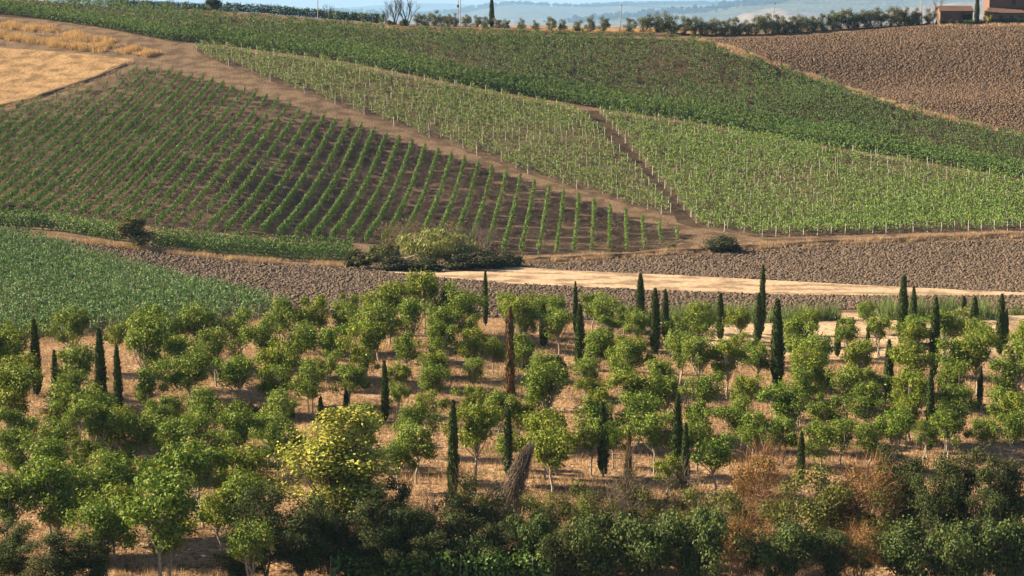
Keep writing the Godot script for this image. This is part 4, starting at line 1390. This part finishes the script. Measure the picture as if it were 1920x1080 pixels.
# ---------------------------------------------------------------- the overgrown hedge in front
func build_hedge() -> void:
	var kinds := {
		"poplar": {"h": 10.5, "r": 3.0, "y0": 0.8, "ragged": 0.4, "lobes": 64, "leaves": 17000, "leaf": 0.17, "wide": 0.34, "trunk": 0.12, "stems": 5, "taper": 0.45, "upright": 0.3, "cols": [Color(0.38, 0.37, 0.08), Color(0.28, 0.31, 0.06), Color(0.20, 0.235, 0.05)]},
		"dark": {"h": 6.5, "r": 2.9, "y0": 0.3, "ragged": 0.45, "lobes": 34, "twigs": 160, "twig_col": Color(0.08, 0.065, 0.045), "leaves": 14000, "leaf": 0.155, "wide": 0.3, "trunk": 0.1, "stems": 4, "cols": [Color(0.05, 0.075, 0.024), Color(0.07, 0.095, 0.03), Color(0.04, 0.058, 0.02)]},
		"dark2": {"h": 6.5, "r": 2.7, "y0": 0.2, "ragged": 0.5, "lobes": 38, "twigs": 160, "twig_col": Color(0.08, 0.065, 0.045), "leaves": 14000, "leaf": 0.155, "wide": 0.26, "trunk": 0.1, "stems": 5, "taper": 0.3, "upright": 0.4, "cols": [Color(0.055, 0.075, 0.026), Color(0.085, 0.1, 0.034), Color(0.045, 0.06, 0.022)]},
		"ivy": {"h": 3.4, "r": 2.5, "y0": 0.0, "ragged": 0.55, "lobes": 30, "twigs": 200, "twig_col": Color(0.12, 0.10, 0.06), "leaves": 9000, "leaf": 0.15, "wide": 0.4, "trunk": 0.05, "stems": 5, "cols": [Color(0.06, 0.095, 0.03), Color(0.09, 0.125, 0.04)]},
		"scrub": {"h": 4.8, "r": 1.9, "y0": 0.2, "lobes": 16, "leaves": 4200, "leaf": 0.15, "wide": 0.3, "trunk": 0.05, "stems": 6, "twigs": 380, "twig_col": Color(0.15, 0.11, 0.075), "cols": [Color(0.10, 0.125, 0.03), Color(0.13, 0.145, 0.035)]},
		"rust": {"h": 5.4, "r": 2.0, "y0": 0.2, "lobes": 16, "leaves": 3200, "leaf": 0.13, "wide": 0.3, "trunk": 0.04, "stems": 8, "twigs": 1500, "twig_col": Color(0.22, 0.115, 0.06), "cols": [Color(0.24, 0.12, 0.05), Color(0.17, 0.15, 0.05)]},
		"brush": {"h": 5.0, "r": 1.0, "y0": 0.3, "lobes": 8, "leaves": 900, "leaf": 0.14, "wide": 0.3, "trunk": 0.03, "stems": 8, "twigs": 700, "twig_col": Color(0.14, 0.11, 0.09), "cols": [Color(0.09, 0.09, 0.04)]},
	}
	var made := {}
	var sd := 1500
	for k in kinds:
		var v := []
		for j in (2 if k in ["dark", "dark2", "ivy", "scrub"] else 1):
			var q := plant(sd, kinds[k])
			sd += 1
			v.append([q[0].mesh(M.dark_bark), q[1].mesh(M.shrub_leaf), q[2], q[3]])
		made[k] = v
	rng.seed = 280
	for q in [
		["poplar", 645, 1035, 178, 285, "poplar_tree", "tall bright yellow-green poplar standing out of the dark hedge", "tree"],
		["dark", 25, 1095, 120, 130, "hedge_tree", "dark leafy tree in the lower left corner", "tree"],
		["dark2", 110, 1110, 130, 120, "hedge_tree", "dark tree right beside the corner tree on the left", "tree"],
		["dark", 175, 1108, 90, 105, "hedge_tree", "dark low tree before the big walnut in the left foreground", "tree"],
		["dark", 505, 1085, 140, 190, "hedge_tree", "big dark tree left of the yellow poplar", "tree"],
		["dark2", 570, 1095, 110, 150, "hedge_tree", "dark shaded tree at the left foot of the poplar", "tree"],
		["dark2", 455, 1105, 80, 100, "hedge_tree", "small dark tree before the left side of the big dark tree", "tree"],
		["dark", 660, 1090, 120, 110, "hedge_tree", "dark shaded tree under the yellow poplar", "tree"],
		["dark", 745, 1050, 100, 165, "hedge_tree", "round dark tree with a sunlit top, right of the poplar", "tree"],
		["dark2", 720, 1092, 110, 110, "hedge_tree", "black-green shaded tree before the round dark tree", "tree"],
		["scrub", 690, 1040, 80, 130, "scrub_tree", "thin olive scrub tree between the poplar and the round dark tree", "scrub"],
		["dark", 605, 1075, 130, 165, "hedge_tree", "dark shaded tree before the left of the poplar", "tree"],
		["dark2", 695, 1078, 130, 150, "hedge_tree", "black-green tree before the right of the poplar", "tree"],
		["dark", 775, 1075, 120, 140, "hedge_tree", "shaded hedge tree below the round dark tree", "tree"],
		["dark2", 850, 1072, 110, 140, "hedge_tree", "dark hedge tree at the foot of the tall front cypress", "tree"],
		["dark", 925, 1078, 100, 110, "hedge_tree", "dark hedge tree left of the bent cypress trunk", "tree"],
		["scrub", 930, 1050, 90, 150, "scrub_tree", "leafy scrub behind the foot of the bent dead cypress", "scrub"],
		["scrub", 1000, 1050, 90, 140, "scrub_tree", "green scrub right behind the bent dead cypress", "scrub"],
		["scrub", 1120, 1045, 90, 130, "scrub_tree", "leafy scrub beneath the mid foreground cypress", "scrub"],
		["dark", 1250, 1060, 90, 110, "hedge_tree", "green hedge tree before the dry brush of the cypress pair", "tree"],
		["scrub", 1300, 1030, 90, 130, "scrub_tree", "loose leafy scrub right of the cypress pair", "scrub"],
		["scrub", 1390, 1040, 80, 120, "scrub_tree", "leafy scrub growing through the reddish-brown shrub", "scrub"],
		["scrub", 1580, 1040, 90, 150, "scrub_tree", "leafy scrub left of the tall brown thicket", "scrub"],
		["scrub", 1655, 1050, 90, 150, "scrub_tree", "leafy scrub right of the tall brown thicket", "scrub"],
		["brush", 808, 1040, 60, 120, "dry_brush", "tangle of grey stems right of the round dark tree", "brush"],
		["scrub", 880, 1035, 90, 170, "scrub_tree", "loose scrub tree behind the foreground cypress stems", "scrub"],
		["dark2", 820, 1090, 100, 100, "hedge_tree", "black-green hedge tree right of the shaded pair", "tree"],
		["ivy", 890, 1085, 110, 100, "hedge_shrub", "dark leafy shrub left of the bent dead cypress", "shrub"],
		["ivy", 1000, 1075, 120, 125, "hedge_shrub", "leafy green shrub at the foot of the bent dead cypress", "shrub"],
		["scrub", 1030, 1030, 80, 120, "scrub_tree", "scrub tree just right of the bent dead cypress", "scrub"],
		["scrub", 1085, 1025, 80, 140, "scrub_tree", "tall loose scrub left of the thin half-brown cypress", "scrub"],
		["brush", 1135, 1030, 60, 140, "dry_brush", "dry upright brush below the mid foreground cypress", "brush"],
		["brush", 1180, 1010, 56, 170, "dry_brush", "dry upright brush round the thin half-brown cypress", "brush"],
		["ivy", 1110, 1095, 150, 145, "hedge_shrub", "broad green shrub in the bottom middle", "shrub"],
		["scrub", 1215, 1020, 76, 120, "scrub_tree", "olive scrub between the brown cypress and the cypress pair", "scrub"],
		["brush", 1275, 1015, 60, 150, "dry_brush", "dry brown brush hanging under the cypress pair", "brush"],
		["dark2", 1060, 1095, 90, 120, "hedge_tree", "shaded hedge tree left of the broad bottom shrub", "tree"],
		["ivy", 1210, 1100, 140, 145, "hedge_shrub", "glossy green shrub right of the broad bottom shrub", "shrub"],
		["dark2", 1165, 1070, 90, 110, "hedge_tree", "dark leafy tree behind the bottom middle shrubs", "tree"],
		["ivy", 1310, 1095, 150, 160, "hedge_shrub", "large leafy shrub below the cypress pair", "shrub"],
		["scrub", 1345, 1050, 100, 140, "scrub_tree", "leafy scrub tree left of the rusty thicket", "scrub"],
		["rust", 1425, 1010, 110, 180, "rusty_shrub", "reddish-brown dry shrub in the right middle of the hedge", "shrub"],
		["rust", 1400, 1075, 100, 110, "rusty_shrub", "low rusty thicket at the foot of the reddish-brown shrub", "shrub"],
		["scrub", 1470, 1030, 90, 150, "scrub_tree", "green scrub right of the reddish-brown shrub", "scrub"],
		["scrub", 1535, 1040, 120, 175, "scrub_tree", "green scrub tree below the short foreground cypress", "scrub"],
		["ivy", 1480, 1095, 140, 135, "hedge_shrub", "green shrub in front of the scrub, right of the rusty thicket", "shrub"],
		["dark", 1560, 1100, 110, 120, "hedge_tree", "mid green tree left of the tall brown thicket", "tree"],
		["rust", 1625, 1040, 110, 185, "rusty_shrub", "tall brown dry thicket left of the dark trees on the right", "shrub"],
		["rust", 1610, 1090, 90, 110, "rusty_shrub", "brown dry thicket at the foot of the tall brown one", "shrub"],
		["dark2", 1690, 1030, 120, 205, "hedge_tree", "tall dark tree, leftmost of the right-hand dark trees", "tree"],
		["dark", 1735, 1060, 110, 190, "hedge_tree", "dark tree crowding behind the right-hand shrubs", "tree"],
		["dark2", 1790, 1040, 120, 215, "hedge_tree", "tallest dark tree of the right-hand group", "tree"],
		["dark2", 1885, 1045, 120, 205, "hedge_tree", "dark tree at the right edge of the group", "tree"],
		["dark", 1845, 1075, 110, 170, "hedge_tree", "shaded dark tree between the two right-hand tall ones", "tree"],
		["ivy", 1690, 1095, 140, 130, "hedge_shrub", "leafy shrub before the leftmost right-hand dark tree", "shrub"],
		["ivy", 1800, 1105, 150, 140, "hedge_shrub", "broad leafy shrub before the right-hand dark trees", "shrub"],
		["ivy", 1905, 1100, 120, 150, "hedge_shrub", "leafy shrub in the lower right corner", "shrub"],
	]:
		var p := at(q[1], q[2])
		var s := F / depth(p)
		var v: Array = made[q[0]][rng.randi() % made[q[0]].size()]
		var w: float = q[3] / s / (2.0 * v[2])
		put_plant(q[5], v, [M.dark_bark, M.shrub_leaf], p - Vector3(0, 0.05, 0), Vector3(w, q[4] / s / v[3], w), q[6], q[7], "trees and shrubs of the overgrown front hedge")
	# the bent dead cypress: a mop of dry sprays that arches over
	rng.seed = 290
	var p := at(950, 1012)
	var wood := Acc.new()
	var mop := Acc.new()
	wood.tube([Vector3(0, -0.3, 0), Vector3(0.1, 2.5, 0), Vector3(0.6, 5.0, 0), Vector3(1.5, 7.2, 0)], [0.16, 0.13, 0.1, 0.04], 7)
	for k in 4200:
		var t := rf(0.25, 1.0)
		var c := Vector3(0.1 + 1.5 * t * t, 7.3 * t, 0)
		var o := unit() * Vector3(1, 0.4, 1) * lerpf(1.15, 0.3, pow(t, 2.0)) * pow(rf(), 0.6)
		var d := Vector3(-0.3 + rf(-0.35, 0.35), -1.0, rf(-0.35, 0.35)) * rf(0.4, 1.5) * (0.7 + t * 0.5)
		mop.leaf(c + o, d, d.cross(unit()).normalized() * rf(0.006, 0.018), vary(Color(0.13, 0.10, 0.075), 0.45))
	for k in 500:
		var o := Vector3(rf(-1.1, 0.9), rf(2.6, 6.0), rf(-0.9, 0.9))
		var d := unit() * Vector3(0.5, 0.5, 0.5)
		mop.leaf(o + Vector3(0.04 * o.y * o.y * 0.4, 0, 0), d * 0.35, d.cross(unit()).normalized() * 0.03, vary(Color(0.08, 0.075, 0.035), 0.4))
	for k in 240:
		var d := Vector3(rf(-0.3, 0.3), rf(1.5, 3.2), rf(-0.3, 0.3))
		mop.leaf(Vector3(rf(-1.0, 0.9), rf(-0.1, 0.8), rf(-0.8, 0.8)), d, d.cross(unit()).normalized() * rf(0.008, 0.02), vary(Color(0.15, 0.12, 0.09), 0.4))
	var o := thing("bent_cypress", p, "bent dead cypress with drooping grey-brown sprays in the front hedge", "dead tree")
	o.scale = Vector3(1.2, 1.08, 1.2)
	part("trunk", wood.mesh(M.dark_bark), o)
	part("crown", mop.mesh(M.twig), o)

# ---------------------------------------------------------------- grasses
func build_grass() -> void:
	rng.seed = 310
	var dry := tuft(31, 16, 0.55, 0.4, Color(0.45, 0.33, 0.22), 0.018)
	var gold := tuft(32, 18, 0.8, 0.45, Color(0.47, 0.33, 0.18), 0.022)
	var tan_ := tuft(36, 18, 0.8, 0.45, Color(0.43, 0.32, 0.215), 0.022)
	var pale := tuft(33, 12, 0.28, 0.35, Color(0.56, 0.43, 0.27), 0.02)
	var green := tuft(34, 16, 0.5, 0.4, Color(0.13, 0.16, 0.05), 0.02)
	var cane := tuft(35, 22, 2.6, 0.7, Color(0.13, 0.19, 0.07), 0.05)
	rng.seed = 311
	scatter("dry_grass", dry, places(R.orchard, 2.6, 0.6, 1.5), "reddish dry grass under the orchard trees", "grass")
	scatter("stubble_straw", pale, places(R.stubble_right, 2.0, 0.6, 1.1), "pale cut straw on the stubble behind the orchard", "stubble")
	scatter("stubble_straw", pale, places(R.pale, 1.4, 0.4, 0.9), "pale cut straw on the strip across the ploughed field", "stubble")
	var g := []
	for k in 60:
		var c := at(rf(0, 1920), rf(640, 900))
		for j in 40:
			var a := rf(0, TAU)
			var q := c + Vector3(cos(a) * 2.6, 0, sin(a) * 1.4) * sqrt(rf())
			g.append(Transform3D(Basis(Vector3.UP, a).scaled(Vector3.ONE * rf(0.5, 1.1)), ground(q.x, q.z)))
	scatter("green_weeds", green, g, "green weed patches in the orchard grass", "weeds")
	var e := []
	e.append_array(strip_places(line([[-60, 432], [60, 444], [200, 461], [430, 489], [560, 498], [650, 503]]), 2.2, 20.0, 0.7, 1.6))
	e.append_array(strip_places(line([[60, 446], [250, 500], [420, 546], [560, 582]]), 1.0, 6.0, 0.5, 1.2))
	e.append_array(strip_places(line([[985, 488], [1150, 482], [1330, 469], [1500, 459], [1700, 450], [2030, 438]]), 2.6, 30.0, 0.8, 1.6))
	e.append_array(strip_places(line([[985, 492], [1150, 485], [1330, 472], [1500, 462], [1700, 453], [2030, 441]]), 1.4, 16.0, 0.6, 1.2))
	e.append_array(strip_places(line([[1310, 76], [1340, 82], [1450, 120], [1600, 172], [1730, 212], [1860, 243], [2030, 276]]), 2.0, 18.0, 0.7, 1.5))
	e.append_array(strip_places(line([[1460, 243], [1500, 250], [1540, 257]]), 2.4, 30.0, 0.9, 1.6))
	e.append_array(strip_places(line([[250, 110], [180, 143], [60, 183], [-60, 215]]), 1.0, 6.0, 0.4, 0.9))
	e.append_array(strip_places(line([[1760, 49], [1880, 49], [1990, 51]]), 4.0, 22.0, 0.5, 1.3))
	e.append_array(strip_places(line([[90, 408], [330, 434], [560, 455], [660, 462]]), 3.0, 6.0, 0.3, 0.8))
	e.append_array(strip_places(line([[256, 113], [180, 148], [60, 188], [-60, 219]]), 1.6, 14.0, 0.4, 0.9))
	scatter("tan_grass", tan_, e, "tan dry grass along the field edges and banks", "grass")
	e = []
	e.append_array(strip_places(line([[0, 48], [60, 54], [140, 68], [200, 82], [240, 95], [290, 104]]), 5.5, 18.0, 0.7, 2.2))
	e.append_array(strip_places(line([[-40, 62], [60, 76], [140, 88], [200, 96]]), 5.0, 22.0, 0.8, 2.4))
	e.append_array(strip_places(line([[820, 50], [980, 55], [1130, 58], [1320, 60]]), 8.0, 20.0, 0.4, 0.9))
	scatter("golden_grass", gold, e, "tall golden grass above the golden stubble and on the crest", "grass")
	var c := []
	c.append_array(strip_places(line([[1165, 606], [1300, 604], [1420, 602], [1560, 596]]), 5.0, 9.0, 0.5, 1.1))
	c.append_array(strip_places(line([[1650, 594], [1760, 596], [1860, 594]]), 6.0, 9.0, 0.6, 1.4))
	c.append_array(strip_places(line([[1860, 590], [1990, 588]]), 3.0, 4.0, 0.3, 0.6))
	scatter("green_canes", cane, c, "strip of tall green canes along the stubble field", "canes")
